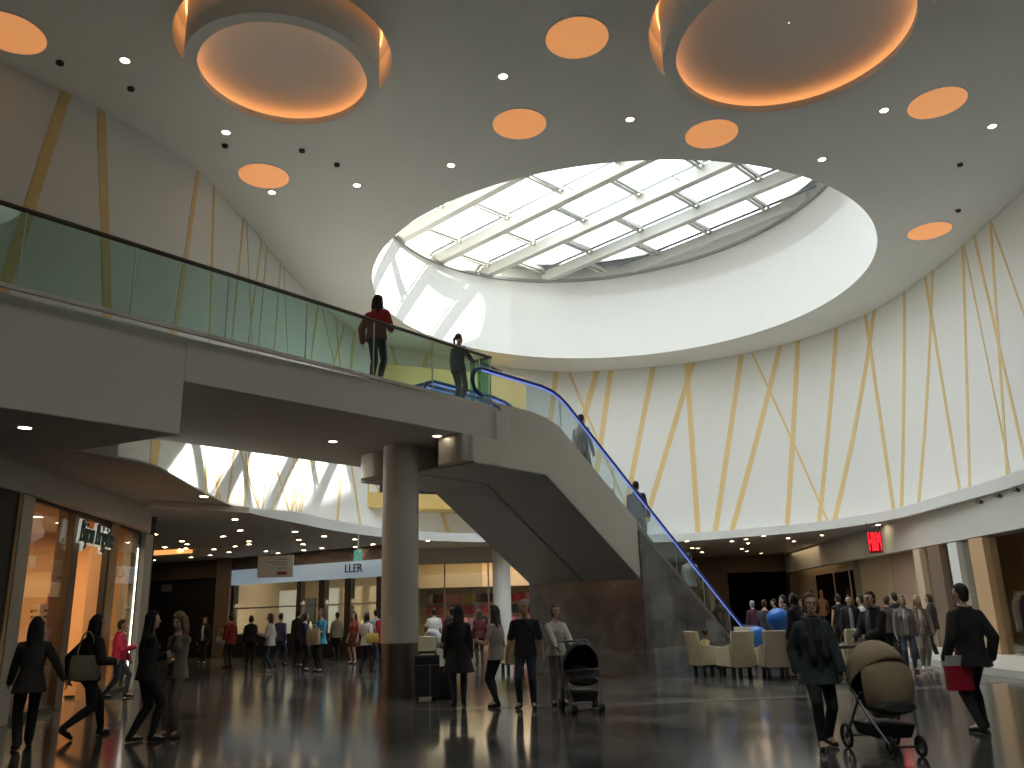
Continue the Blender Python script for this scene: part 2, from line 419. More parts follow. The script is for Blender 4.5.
for i in range(len(edges) - 1):
    lo, hi = edges[i] - pc, edges[i+1] - pc - .32
    mid = (lo + hi) / 2
    if abs(mid) > R2: continue
    hl = math.sqrt(max(R2*R2 - min(abs(lo), abs(hi))**2, 0.0))
    k = -4
    sh = (i % 2) * .9
    for k in range(-4, 5):
        a0 = k*step + sh
        if math.hypot(a0, mid) < R2 - .1:
            for w in (-.11, .11):
                m2 = MB(); m2.bar(onp(a0+w, lo, .50), onp(a0+w, hi, .50), .06, .12); pb.append(m2)
            m3 = MB(); m3.bar(onp(a0, lo, .40), onp(a0, hi, .40), .05, .05); pb.append(m3)
        c0, c1 = a0 + .04, a0 + step - .04
        pts = [onp(c0, lo+.02, .66), onp(c1, lo+.02, .66), onp(c1, hi-.02, .66), onp(c0, hi-.02, .66)]
        if any(math.hypot(p.x-SKC[0], p.y-SKC[1]) < R2 for p in pts): 
            glz.rings([[p for p in pts], [p + V((0,0,.02)) for p in pts]])
            for e in ((0,1),(1,2),(2,3),(3,0)): gb.bar(pts[e[0]] - V((0,0,.06)), pts[e[1]] - V((0,0,.06)), .05, .10)
loc(glz).build('glazing', SKYG, sk)
loc(gb).build('glazing_frame', DGL, sk)
for m2 in pb: loc(m2)
allp = MB()
for m2 in pb: allp._add(m2.v, m2.f)
allp.build('purlins', FRAMEW, sk)
# thin tie rods hung under the beams
for a, b0 in ((-1.2, 20.6 - pc), (1.6, 23.2 - pc), (3.4, 27.6 - pc)):
    mb = MB(); mb.tube([onp(a, b0, .45), onp(a + .2, b0 + 1.7, -.02)], .022, 6); loc(mb).build('tie_rod', FRAMEW, sk)
# roof deck around the glass and an added unseen tower that shades its eastern half
mb = MB(); mb.sheet([(-16,-8),(17,-8),(17,40),(-16,40)], [circ(SKC, SKR + .38, 64), circ(RSK, RSR + .1, 64)], 16.2)
mb.v = [(p[0], p[1], zs(p[0]) + 1.0) for p in mb.v]
o = mb.build('roof_deck', [GREYP], fix=False); struct(o)

mb = MB(); mb.box(40, 56, 30, 60, 0, 68.6); o = mb.build('added_shade_tower', [GREYP]); struct(o, 'added unseen tower outside that keeps direct sun off the hall floor', 'building')

# added skylight, out of view over the viewer, to brighten bridge and column
mb = MB(); mb.lathe(RSK, [(RSR, ZCEIL), (RSR, zs(RSK[0]) + 1.05)], 64); o = mb.build('wall_added_well', [WHITE], smooth=True); struct(o)
mb = MB()
for k in range(-4, 5):
    q = k * 1.0; hl = math.sqrt(max(RSR**2 - q*q, .2)); mb.bar((RSK[0]+q, RSK[1]-hl, 14.6), (RSK[0]+q, RSK[1]+hl, 14.6), .10, .25)
o = mb.build('trim_added_skylight_bars', [FRAMEW]); struct(o)
mb = MB(); mb.cyl(RSK, RSR - .01, 14.78, 14.80, 64); o = mb.build('window_added_skylight', [SKYG]); struct(o)

# two drop rings
def coffer(name, c, lbl):
    x, y, ro, ri = c
    t = thing(name, lbl, 'ceiling light', (x, y, 11.45))
    mb = MB(); mb.lathe((0,0), [(ri, 0), (ro, 0), (ro, 1.25), (ro-.04, 1.25), (ro-.04, .16), (ri+.02, .16), (ri, .12)], 96, closed=True)
    mb.build('ring', CEILM, t, smooth=True)
    mb = MB(); R1 = ro - .045
    mb.lathe((0,0), [(R1, .235)] + [(R1*math.cos(a), .25 + .24*math.sin(a)) for a in [k*PI/2/14 for k in range(0, 14)]] + [(.02, .49)], 96)
    mb.build('dome', CEILM, t, smooth=True)
    mb = MB(); mb.lathe((0,0), [(ri+.08, .165), (ri+.13, .165), (ri+.13, .185), (ri+.08, .185)], 96, closed=True); mb.build('light_strip', ORANGE, t)
    mb = MB(); mb.lathe((0,0), [(ro+gap+.005, .55), (ro+gap+.005, 1.25), (ro+gap+.06, 1.25), (ro+gap+.06, .56)], 96, closed=True); mb.lathe((0,0), [(ro, 1.25), (ro+gap+.06, 1.25), (ro+gap+.06, 1.3), (ro, 1.3)], 96, closed=True)
    mb.build('recess_wall', CEILM, t, smooth=True)
    mb = MB(); mb.lathe((0,0), [(ro+.02, 1.16), (ro+.05, 1.16), (ro+.05, 1.18), (ro+.02, 1.18)], 96, closed=True); mb.build('light_strip', ORANGE, t)
    return t
cf1 = coffer('ceiling_ring', CO1, 'smaller drop ring ceiling light with an orange rim, above the bridge railing')
cf2 = coffer('ceiling_ring', CO2, 'larger drop ring ceiling light with an orange rim and a sprinkler in it')
mb = MB(); mb.cyl((0,0), .05, -.04, .0, 12); mb.cyl((0,0), .025, -.1, -.04, 10)
o = mb.build('sprinkler', [BLACK]); p = atz(766, 99, 11.95); o.location = (p.x, p.y, 11.9); o.parent = cf2; o.location = V((p.x, p.y, 11.87)) - V(cf2.location)

# flat orange discs
DISCS = [(577,38,'orange disc light between the two drop rings'),(519.5,124,'orange disc light nearest above the skylight edge'),(711.5,134,'orange disc light beneath the larger drop ring'),
 (264,176,'orange disc light beneath the smaller drop ring, by the bridge railing'),(10,33,'orange disc light cut by the corner of the picture, above the striped wall end'),
 (937,103,'orange disc light beside the larger drop ring'),(929.5,231,'orange disc light closest to the right-hand striped wall')]
for x, y, lb in DISCS:
    p = atz(x, y, 12); t = thing('disc_light', lb, 'ceiling light', (p.x, p.y, 12), 0, 'orange ceiling discs')
    mb = MB(); mb.lathe((0,0), [(.595, -.012), (.62, -.012), (.62, 0), (.595, 0)], 64, closed=True); mb.build('rim', CEILM, t)
    mb = MB(); mb.cyl((0,0), .597, -.010, -.002, 64); mb.build('diffuser', DISCM, t)

# small recessed spots in the main ceiling
def downlight_proto(r=.075, m=None, label='', cat='downlight', grp=None):
    t = thing('downlight', label, cat, (0,0,-50), 0, grp)
    mb = MB(); mb.lathe((0,0), [(r, -.015), (r*1.35, -.012), (r*1.35, 0), (r, 0)], 20, closed=True); mb.build('rim', WHITE, t)
    mb = MB(); mb.cyl((0,0), r, -.008, -.001, 20); mb.build('lamp', m or LAMPW, t)
    return t
DP = downlight_proto(.085, LAMPN, '', 'downlight', 'spots in the high ceiling')
SPOTS = [(125,60,'lit ceiling spot nearest the corner disc'),(226,132,'lit ceiling spot below the smaller drop ring'),(272,192,'dim ceiling spot beside the disc near the bridge'),
 (357,185,'lit ceiling spot between the bridge disc and the skylight'),(451,165,'lit ceiling spot just off the skylight rim'),(503,76,'lit ceiling spot above the disc by the skylight edge'),
 (630,119,'lit ceiling spot below the disc between the rings'),(822,159,'lit ceiling spot above the skylight end near the wall'),(884,110,'lit ceiling spot under the larger drop ring edge'),(992,126,'lit ceiling spot nearest the striped wall and picture edge')]
for i, (x, y, lb) in enumerate(SPOTS):
    p = atz(x, y, 12)
    o = DP if i == 0 else dup(DP, (0,0,0))
    o.location = (p.x, p.y, 11.999); o['label'] = lb
mb = MB(); mb.cyl((0,0), .07, -.05, 0, 14); mb.ell((0,0,-.05), (.05,.05,.03), 12, 6)
SENS = [(131,88,'small dark ceiling sensor beside the corner spot'),(302,150,'black ceiling camera dome below the smaller drop ring'),(225,145,'small dark ceiling sensor beside the spot under the ring'),(337,164,'small dark ceiling sensor near the bridge disc'),
        (60,62,'tiny dark ceiling dot by the corner disc'),(958,210,'small dark ceiling sensor above the disc by the wall'),(960,164,'dark ceiling sensor close to the wall edge')]
dome = None
for x, y, lb in SENS:
    p = atz(x, y, 12)
    o = mb.build('ceiling_sensor', [BLACK]) if dome is None else dome.copy()
    if dome is not None: COL.objects.link(o)
    dome = dome or o
    o.location = (p.x, p.y, 12); tag(o, lb, 'sensor')

# gallery ceiling at the lower level, with the hall as its hole
VOID = [(12.1,-6.15)] + [q for q in reversed(LC)] + [(-7.2,12.9),(-4.89,11.87),(-12.95,2.05),(-12.95,-6.15)]
GCEIL = mat('gallery_ceiling', (.78, .73, .66), .85, var=.03, scale=1)
mb = MB(); mb.sheet([(-34,-7),(27,-7),(27,60),(-34,60)], [VOID], ZC)
o = mb.build('ceiling_gallery', [GCEIL], fix=False); struct(o, 'low gallery ceiling over the shop fronts', 'ceiling')

# outer shell at ground level and behind the camera
mb = MB()
for a, b in (((-34,-7),(27,-7)), ((27,-7),(27,60)), ((27,60),(-34,60)), ((-34,60),(-34,-7))):
    mb.bar((*a, 2.1), (*b, 2.1), .2, 4.3)
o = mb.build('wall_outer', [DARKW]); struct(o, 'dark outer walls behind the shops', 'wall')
mb = MB(); mb.box(-15, 16, -6.6, -6.3, 0, 12); o = mb.build('wall_rear', [GREYP]); struct(o, 'plain wall behind the viewer', 'wall')

a_, b_ = atz(146, 504, 4.12), atz(244, 511, 4.12)
mb = MB(); mb.bar((a_.x, a_.y, 4.12), (b_.x, b_.y, 4.12), .5, .155); o = mb.build('trim_downstand', [GCEIL], bevel=.01); struct(o, 'shallow step across the low gallery ceiling', 'trim')
# upper left gallery slab and the bridge
G = [(-13.4,1.55),(-4.89,11.87),(-7.2,13.0),(-7.0,14.4),(-8.4,15.4),(-10.2,13.0),(-11.9,9.4),(-12.8,3)]
SLABM = mat('bridge_plaster', (.78, .74, .685), .8, var=.03, scale=.7)
mb = MB(); mb.prism(G, ZC - .01, 5.70); o = mb.build('gallery_slab', [SLABM], bevel=.02); struct(o, 'deep grey edge of the upper gallery', 'slab')
B = [(-4.89,11.87),(-.30,16.9),(-3.67,19.70),(-6.95,15.94),(-8.2,15.4),(-7.2,13.0)]
mb = MB(); mb.prism(B, 5.0, 5.69)
o = mb.build('bridge_slab', [SLABM], bevel=.015); struct(o, 'grey bridge slab crossing to the escalators', 'bridge')
# recessed end piece between slab and escalator
E_D = V((math.cos(math.radians(50.3)), math.sin(math.radians(50.3)), 0)); E_N = V((-E_D.y, E_D.x, 0))
E_O = V((3.24, 21.09, 0))
# column
COLP = (-2.40, 17.36)
t = thing('column', 'round white column with a dark steel base under the bridge', 'column', (*COLP, 0)); t['kind'] = 'structure'
mb = MB(); mb.cyl((0,0), .375, 1.02, 5.0, 48); mb.build('shaft', mat('column_plaster', (.74,.70,.65), .45, var=.02), t, smooth=True)
mb = MB(); mb.cyl((0,0), .372, 0.0, 1.02, 48); mb.lathe((0,0), [(.372,0),(.395,0),(.395,.10),(.372,.10)], 48, closed=True)
mb.build('base_cladding', mat('steel_base', (.20,.18,.16), .3, metal=.7, var=.05), t, smooth=True)
# ------------------------------------------------------------------ bridge railing
RZ = math.radians(50.3)
def railing(name, lbl, origin, joints, z0=5.70, ret=None, back=False):
    t = thing(name, lbl, 'railing', (origin[0], origin[1], z0), RZ)
    for a, b in zip(joints[:-1], joints[1:]):
        mb = MB(); mb.box(a + .012, b - .012, -.008, .008, .02, 1.08); mb.build('glass_panel', RAILG, t)
        mb = MB(); mb.box(b - .009, b + .009, -.010, .010, .02, 1.08); mb.build('joint', mat('glass_edge', (.55,.68,.62), .3, var=0), t)
    mb = MB(); mb.box(joints[0], joints[-1], -.03, .03, -.02, .04); mb.build('base_channel', SLABM, t)
    mb = MB(); mb.tube([(joints[0], 0, 1.10), (joints[-1] + .02, 0, 1.10)], .035, 12); mb.build('handrail', RAILM, t, smooth=True)
    return t
rl = railing('glass_railing', 'glass railing with a bronze handrail along the front of the bridge', (-6.36 + .04*E_N.x*-1, 9.79), [-10.0,-8.5,-7.0,-5.5,-4.0,-2.95,-1.45,.05,1.52,3.01,4.5,5.98,7.48,8.85,9.2])
# the short return at the bridge end, three upright glass blades, and the rail that runs on to the escalator
mb = MB()
for k, y in enumerate((.04, .20, .42)):
    mb.box(9.16, 9.18, y, y + .14, -.05, 1.08)
mb.build('glass_return', glass('green_glass_edge', (.45,.80,.66), .12), rl)
mb = MB(); mb.tube([(9.2, 0, 1.10), (9.2, .55, 1.10)], .035, 12); mb.tube([(9.2, .28, 1.06), (9.9, .28, .98)], .03, 10)
mb.build('return_rail', RAILM, rl, smooth=True)
far_o = V((-6.95, 15.94, 0)); 
railing('glass_railing', 'glass railing along the rear edge of the bridge, mostly hidden by the slab', far_o - E_N*.1, [.1, 1.6, 3.1, 4.6, 4.95])

# ------------------------------------------------------------------ escalators (local x runs down the flight, y across to the rear)
ESC_TOP, SLOPE = 5.62, .63
CONC = mat('escalator_cladding', (.60, .58, .51), .5, metal=.2, var=.07, scale=1.2)
UNDER = mat('escalator_soffit', (.46, .45, .44), .5, metal=.3, var=.12, scale=1.5)
BLUE = mat('handrail_rubber_blue', (.025, .05, .26), .4, var=0)
BLUEL = emis('handrail_glow', (.22, .32, 1.0), .75)
PALEL = emis('balustrade_glow', (.45, .60, 1.0), .9)
TREAD = mat('step_metal', (.16,.16,.16), .45, metal=.7, var=.1)
ESG = glass('escalator_glass', (.86, .94, .97), .10)
def prof_line(xs, top=0.0):                           # height of the step line
    return ESC_TOP + top if xs < -3.55 else max(ESC_TOP + top - SLOPE*(xs + 3.55), top)
def esc(name, lbl, y0, near):
    t = thing(name, lbl, 'escalator', tuple(E_O), RZ); W = 1.70
    P = [(-6.3,4.45),(-4.0,4.45),(-.35,2.27),(-.35,3.66),(-3.15,5.42),(-3.45,5.60),(-3.9,5.73),(-4.4,5.78),(-5.45,5.78),(-5.45,4.985),(-6.3,4.985)]
    skirt = MB(); skirt.xprism(P, y0, y0 + .06); skirt.build('side_cladding', CONC, t)
    skirt = MB(); skirt.xprism(P, y0 + W - .06, y0 + W); skirt.build('side_cladding', CONC, t)
    mb = MB(); mb.xprism([(-6.3,4.43),(-4.0,4.43),(-.35,2.25),(-.35,2.29),(-4.0,4.47),(-6.3,4.47)], y0 + .005, y0 + W - .005); mb.build('soffit', UNDER, t)
    # rounded head box under the bridge
    # step band
    mb = MB(); x = -3.55; 
    mb.box(-5.4, -3.55, y0 + .30, y0 + W - .30, ESC_TOP - .12, ESC_TOP)
    k = 0
    while ESC_TOP - k*.24 > .3:
        zt = ESC_TOP - .24*(k+1); mb.box(-3.55 + k*.381, -3.55 + (k+1)*.381 + .02, y0 + .30, y0 + W - .30, zt - .22, zt); k += 1
    xe = -3.55 + k*.381
    mb.box(xe, xe + 1.6, y0 + .30, y0 + W - .30, -.04, .012); mb.build('steps', TREAD, t)
    for side, yy in ((0, y0 + .13), (1, y0 + W - .13)):
        H0 = .90
        pts = []
        def rail(x): return 6.50 if x < -3.9 else 6.50 - .640*max(0, x + 3.35) if x > -3.0 else 6.50 - .16*((x + 3.9)/.9)**2*1.4
        xs_ = [-5.9,-5.2,-4.4,-3.9,-3.5,-3.2,-2.9] + [-2.5 + i*.7 for i in range(11)]
        top = [(x, rail(x)) for x in xs_]; top += [(5.3, .98), (5.9, .94), (6.4, .93)]
        nl = [(-5.9 - .30*math.sin(a), 6.5 - .30 + .30*math.cos(a)) for a in (PI, PI*.75, PI*.5, PI*.25)]
        nr = [(6.4 + .30*math.sin(a), .63 + .30*math.cos(a)) for a in (PI*.25, PI*.5, PI*.75, PI)]
        path = nl + top + nr
        if side == 0 or True:
            mb = MB(); mb.tube([(x, yy, z) for x, z in path], .042, 10); mb.build('handrail', BLUE, t, smooth=True)
            mb = MB(); mb.tube([(x, yy, z - .055) for x, z in top], .018, 6); mb.build('rail_light', BLUEL, t)
        bot = [(x, min(5.74, 5.62 - SLOPE*(x + 3.5)) if x < 5.3 else .30) for x, _ in top]
        mb = MB(); n = len(top)
        vs = [(x, yy - .006, z - .03) for x, z in top] + [(x, yy - .006, z) for x, z in bot] + [(x, yy + .006, z - .03) for x, z in top] + [(x, yy + .006, z) for x, z in bot]
        fs = []
        for i in range(n - 1):
            fs += [(i, i+1, n+i+1, n+i), (2*n+i+1, 2*n+i, 3*n+i, 3*n+i+1), (i, 2*n+i, 2*n+i+1, i+1), (n+i, n+i+1, 3*n+i+1, 3*n+i)]
        mb._add(vs, fs); mb.build('glass_balustrade', ESG, t)
        for i in range(5, n - 1, 2):
            mb = MB(); mb.bar((top[i][0], yy, top[i][1] - .04), (bot[i][0] + .02, yy, bot[i][1]), .02, .012); mb.build('glass_joint', mat('glass_edge', (.55,.68,.62), .3, var=0), t)
        # inner skirt board beside the steps
        mb = MB(); q0, q1 = (y0 + .06, y0 + .30) if side == 0 else (y0 + W - .30, y0 + W - .06)
        mb.xprism([(-5.45,5.60),(-5.45,5.76),(-3.9,5.76),(-3.45,5.64),(5.05,.30),(6.3,.30),(6.3,.0),(4.9,.0),(-3.5,5.45)], q0, q1); mb.build('skirt', DSTEEL, t)
    return t
esc('escalator', 'nearer escalator with a blue handrail and pale metal side facing the hall', 0.0, True)
esc('escalator', 'rear escalator of the pair, mostly hidden behind the nearer one', 1.76, False)
# steel head box hung under the bridge with rounded corners
mb = MB(); 
def headbox(y0, y1, lbl):
    r = .30
    poly = [(-5.5, y0), (-6.3, y0)] + [(-6.3 - r*math.sin(a), y0 + r - r*math.cos(a)) for a in [PI/2*k/8 for k in range(1, 9)]] + [(-6.3 - r*math.cos(a), y1 - r + r*math.sin(a)) for a in [PI/2*k/8 for k in range(0, 9)]] + [(-5.5, y1)]
    mb = MB(); mb.prism(poly, 4.46, 4.985)
    hb = mb.build('escalator_head_box', [STEEL], smooth=True); hb.location = E_O; hb.rotation_euler = (0,0,RZ)
    return tag(hb, lbl, 'box', 'steel boxes carrying the escalator tops')
headbox(-.01, .9, 'rounded steel box under the bridge at the near escalator head')
headbox(2.4, 3.3, 'rounded steel box under the bridge peeping out behind the column')
# grey landing block between slab end and escalator side
mb = MB(); mb.box(-5.62, -5.22, -.015, 3.5, 4.99, 5.62); mb.box(-5.62,-4.1,.1,3.4,5.56,5.615)
lb = mb.build('landing_block', [SLABM], bevel=.01); lb.location = E_O; lb.rotation_euler = (0,0,RZ); struct(lb)
# marble plinth under the flight
mb = MB(); mb.xprism([(-.33, 0), (6.2, 0), (6.2, .10), (4.95, .12), (-.33, 3.45)], -.03, 3.53)
pl = mb.build('escalator_plinth', [MARB]); pl.location = E_O; pl.rotation_euler = (0,0,RZ); struct(pl, 'grey marble plinth under the escalators', 'plinth')
# ------------------------------------------------------------------ gold portal on the back wall
t = thing('wall_portal', 'big gold framed opening box on the curved wall behind the bridge', 'portal', (-5.88, 30.55, 5.45), math.atan2(3.05, 6.45))
Lp = 7.13
mb = MB(); mb.box(0, Lp, 0, 1.6, 0, .55); mb.box(0, Lp, 0, 1.6, 2.3, 5.6); mb.box(0, .5, 0, 1.6, .55, 2.3); mb.box(Lp - 1.2, Lp, 0, 1.6, .55, 2.3)
mb.build('frame', GOLDP, t)
mb = MB(); mb.box(.5, Lp - 1.2, .35, .37, .55, 2.3); mb.build('window', glass('dark_window', (.25,.28,.28), .3), t)
mb = MB(); mb.box(.5, Lp - 1.2, 1.45, 1.55, .5, 2.35); mb.build('dark_back', DARKW, t)
mb = MB(); mb.box(.5, Lp - 1.2, .30, .42, .55, .62)
for k in range(5): mb.box(.5 + k*1.35, .55 + k*1.35, .31, .41, .55, 2.3)
mb.build('window_frame', BLACK, t)

# ------------------------------------------------------------------ downlights of the low ceilings
DL2 = [(186,548),(155,534),(182,541),(187,544),(180,549),(165,547),(223,536),(240,530),(235,546),(214,549),(229,552),(249,541),(249,544),(266,551),(278,553),
 (191,557),(210,555),(154,560),(295,531.5),(299,539.5),(303,544),(304,550),(324,536),(322,548),(355,539),(355,546.5),(373,544),(428,540.5),(204,496),
 (746,539),(764,535.5),(748,543),(741.5,548.5),(747,551),(761,553),(788,538),(794,541),(822,535),(878,524.5),(887,532.5),
 (687,541),(732,541),(692,548),(698,548),(702,552),(235,519),(420,553)]
D2 = downlight_proto(.085, LAMPW, 'small warm recessed downlight in the low gallery ceiling', 'downlight', 'warm downlights of the low gallery ceiling')
for i, (x, y) in enumerate(DL2):
    p = atz(x, y, ZC); o = D2 if i == 0 else dup(D2, (0,0,0)); o.location = (p.x, p.y, ZC - .001)
for x, y, z, lb in ((333,441,5.0,'downlight in the bridge underside left of the column'),(437,435.5,5.0,'downlight in the bridge underside just right of the column'),(25,427,ZC-.01,'downlight in the deep slab at the picture edge')):
    p = atz(x, y, z); 
    if 'DBR' not in globals(): DBR = downlight_proto(.085, LAMPN, '', 'downlight', 'downlights under the bridge'); o = DBR
    else: o = dup(DBR, (0,0,0))
    o.location = (p.x, p.y, z - .001); o['label'] = lb
# real lamps behind the warm spots
LAMPS = []

# ------------------------------------------------------------------ jewellery shop on the left
S0 = V((-8.42, 14.42, 0)); SE = V((-9.30, 21.0, 0)); SA = math.atan2(SE.y - S0.y, SE.x - S0.x)
sx_, sy_ = V((math.cos(SA), math.sin(SA), 0)), V((-math.sin(SA), math.cos(SA), 0))
def SP(u, v, z=0): return S0 + sx_*u + sy_*v + V((0,0,z))
ALU = mat('shop_frame_aluminium', (.42,.40,.36), .45, metal=.4, var=.04)
SHOPW = mat('shop_wall_apricot', (.66, .40, .20), .7, var=.05, scale=1.5)
t = thing('storefront', 'lit jewellery shop front with tall glass panes and grey end posts', 'shop front', tuple(S0), SA); shopL = t
HT = 3.72
for nm, a, b, d, m in (('frame_post', -.40, .06, .35, ALU), ('frame_post', 6.62, 7.25, .5, ALU), ('pilaster', 1.94, 2.25, .3, BROWN), ('pilaster', 4.10, 4.62, .4, TANW)):
    mb = MB(); mb.box(a, b, -.02, d, 0, HT); mb.build(nm, m, t, bevel=.012)
for a, b in ((.06, 1.94), (4.62, 6.28)):
    mb = MB(); mb.box(a, b, .05, .065, .12, HT); mb.build('window_pane', SHOPG, t)
    mb = MB(); mb.box(a, b, 0, .14, 0, .12); mb.build('window_sill', BLACK, t); mb = MB(); mb.box(a, b, .02, .10, HT - .06, HT); mb.build('window_head', BLACK, t)
mb = MB(); mb.box(6.28, 6.62, .1, .2, 0, HT); mb.build('side_panel', mat('dark_glass_panel', (.03,.03,.03), .15, var=0), t)
mb = MB(); mb.box(2.25, 2.33, .0, .12, 0, HT); mb.box(4.02, 4.10, 0, .12, 0, HT); mb.box(2.25, 4.10, 0, .12, HT - .10, HT); mb.build('door_frame', BLACK, t)
mb = MB(); mb.box(6.30, 6.34, .05, .08, 0, HT-.4); mb.build('light_tube', emis('white_tube', (1, .93, .75), 3.0), t)
BBW = mat('sign_white', (.80,.86,.80), .4, emit=(.8,.9,.8), strength=.35, var=0)
for nm, m, bo_, yy in (('sign_backing', BBW, .030, -.10), ('sign_letters', mat('sign_dark_green', (.03,.07,.06), .4, var=0), 0.0, -.15)):
    sg = text(nm, 'Bijou Brigitte', .60, m, .03, shear=.25, bold=bo_)
    xs = [v.co.x for v in sg.data.vertices]
    if nm == 'sign_backing': kx = 1.95 / (max(xs) - min(xs))
    for v in sg.data.vertices: v.co.x *= kx
    sg.parent = t; sg.location = (2.86, yy, 3.30)
mb = MB(); mb.tube([(1.95, -.03, 3.66), (4.1, -.03, 3.66)], .012, 6); mb.tube([(2.4, -.03, 3.66), (2.4, -.12, 3.45)], .01, 6); mb.tube([(3.3, -.03, 3.66), (3.3, -.12, 3.45)], .01, 6); mb.build('sign_bracket', BLACK, t)
mb = MB(); mb.box(-.4, 7.25, 5.4, 5.5, 0, 3.8); mb.box(-.5, -.4, 0, 5.5, 0, 3.8); mb.box(7.2, 7.3, .5, 5.5, 0, 3.8); mb.box(-.4, 7.25, .12, 5.5, 3.76, 3.82)
o = mb.build('wall_jewellery_shop', [SHOPW]); o.location = S0; o.rotation_euler = (0,0,SA); struct(o, 'apricot walls inside the jewellery shop', 'wall')
# curved white bulkhead over the shop
bl = catmull([(-8.05, 4.0), (-8.2, 9.5), (-8.30, 13.5), (-8.50, 17.2), (-8.95, 20.2), (-9.5, 21.7)], 8)
mb = MB(); bo = offset_line(bl, .45); mb.prism(bl + bo[::-1], HT, ZC - .002); o = mb.build('trim_bulkhead', [SLABM]); struct(o, 'pale bulkhead curving above the jewellery shop', 'trim')
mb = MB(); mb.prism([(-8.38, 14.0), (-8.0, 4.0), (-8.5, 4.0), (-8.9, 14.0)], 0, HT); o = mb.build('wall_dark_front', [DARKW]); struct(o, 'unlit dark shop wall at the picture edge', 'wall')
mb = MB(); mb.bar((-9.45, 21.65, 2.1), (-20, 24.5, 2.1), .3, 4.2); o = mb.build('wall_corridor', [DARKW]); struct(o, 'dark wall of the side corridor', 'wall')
mb = MB(); c0, c1 = atz(146, 554.5, 4.1), atz(188, 552, 4.1); mb.bar((c0.x, c0.y, 4.13), (c1.x, c1.y, 4.13), .5, .12); o = mb.build('trim_cove_light', [emis('amber_cove', (1.0, .42, .12), 1.1)]); struct(o, 'amber cove light at the far corridor ceiling', 'light')
# sunglasses spinner by the door
sp = SP(2.72, .55); t = thing('spinner_stand', 'revolving sunglasses stand with a red header in the jewellery shop doorway', 'display stand', tuple(sp), SA)
mb = MB(); mb.cyl((0,0), .30, 0, .10, 24); mb.cyl((0,0), .22, .10, .42, 24); mb.build('base', PINKW, t, smooth=True)
mb = MB(); mb.cyl((0,0), .03, .42, 2.0, 12); mb.build('pole', ALU, t)
for k in range(4):
    a = k*PI/2 + .5; mb = MB(); c = V((math.cos(a)*.2, math.sin(a)*.2, 1.22)); u = V((-math.sin(a), math.cos(a), 0))
    mb.obox(c, u*.17, V((math.cos(a), math.sin(a), 0))*.008, V((0,0,.74))); mb.build('rack_panel', mat('rack_white', (.7,.62,.55), .5, var=0), t)
mb = MB(); mb.obox((0,0,2.06), V((.16,0,0)), V((0,.02,0)), V((0,0,.09))); mb.build('header', mat('header_red', (.62,.03,.03), .5, var=0), t)
GLS = [mat('lens_dark', (.02,.015,.02), .15, var=0), mat('lens_brown', (.18,.05,.03), .2, var=0), mat('frame_white', (.7,.66,.6), .3, var=0), mat('frame_rose', (.45,.10,.14), .3, var=0)]
proto = {}
for k in range(4):
    a = k*PI/2 + .5; u = V((-math.sin(a), math.cos(a), 0)); nrm = V((math.cos(a), math.sin(a), 0))
    for r in range(12):
        for c in (-1, 1):
            mi = (r + k + (c > 0)) % 4
            if mi not in proto:
                mb = MB(); mb.ell((-.035,0,0), (.03,.012,.024), 10, 6); mb.ell((.035,0,0), (.03,.012,.024), 10, 6); mb.bar((-.01,-.005,.008), (.01,-.005,.008), .008, .008)
                mb.bar((-.065,0,.01), (-.065,.11,.0), .006, .01); mb.bar((.065,0,.01), (.065,.11,.0), .006, .01)
                proto[mi] = mb.build('sunglasses', GLS[mi]); o = proto[mi]
            else: o = proto[mi].copy(); COL.objects.link(o)
            p = sp + Matrix.Rotation(SA, 3, 'Z') @ (nrm*.325 + u*.085*c + V((0,0,.56 + r*.115)))
            o.location = p; o.rotation_euler = (0, 0, SA + a + PI/2)
            tag(o, 'small pair of sunglasses hung on the revolving stand', 'sunglasses', 'sunglasses on the revolving stand')
# window tables and goods in the two shop windows
def table(name, lbl, loc, rz, w, d, h, m, cat='display table'):
    t = thing(name, lbl, cat, loc, rz)
    mb = MB(); mb.box(-w/2, w/2, -d/2, d/2, h - .05, h); mb.build('top', m, t, bevel=.01)
    mb = MB(); mb.box(-w/2+.06, w/2-.06, -d/2+.06, d/2-.06, .06, h-.05); mb.build('body', m, t, bevel=.01)
    mb = MB(); mb.box(-w/2+.1, w/2-.1, -d/2+.1, d/2-.1, 0, .06); mb.build('plinth', BLACK, t)
    return t
table('display_counter', 'rose display counter in the first jewellery shop window', tuple(SP(1.0, .75)), SA, 1.5, .6, 1.0, mat('counter_rose', (.42,.22,.15), .4, var=.05))
table('display_counter', 'low display counter in the second jewellery shop window', tuple(SP(5.4, .7)), SA, 1.3, .55, .95, TANW)
BAGC = [(.55,.42,.30),(.40,.08,.10),(.65,.60,.55),(.12,.08,.06),(.55,.22,.25)]
def trinket(col, i):
    m = mat('trinket_%d' % i, col, .4, var=0)
    t = thing('gift_box', '', 'box', (0,0,0)); mb = MB(); mb.box(-.09,.09,-.06,.06,0,.16); mb.build('body', m, t, bevel=.008)
    mb = MB(); mb.box(-.095,.095,-.065,.065,.13,.17); mb.build('lid', mat('lid_pale', (.7,.62,.5), .4, var=0), t, bevel=.006); return t
BX = {}
for i in range(7):
    u = .35 + i*.22; k = i % 5
    if k not in BX: BX[k] = trinket(BAGC[k], k); o = BX[k]
    else: o = dup(BX[k], (0,0,0))
    o.location = SP(u, .72 + .08*(i % 2), 1.0); o.rotation_euler = (0,0,SA + .3*(i % 3))
    tag(o, 'small gift box on the rose counter in the shop window', 'box', 'gift boxes on the rose counter')
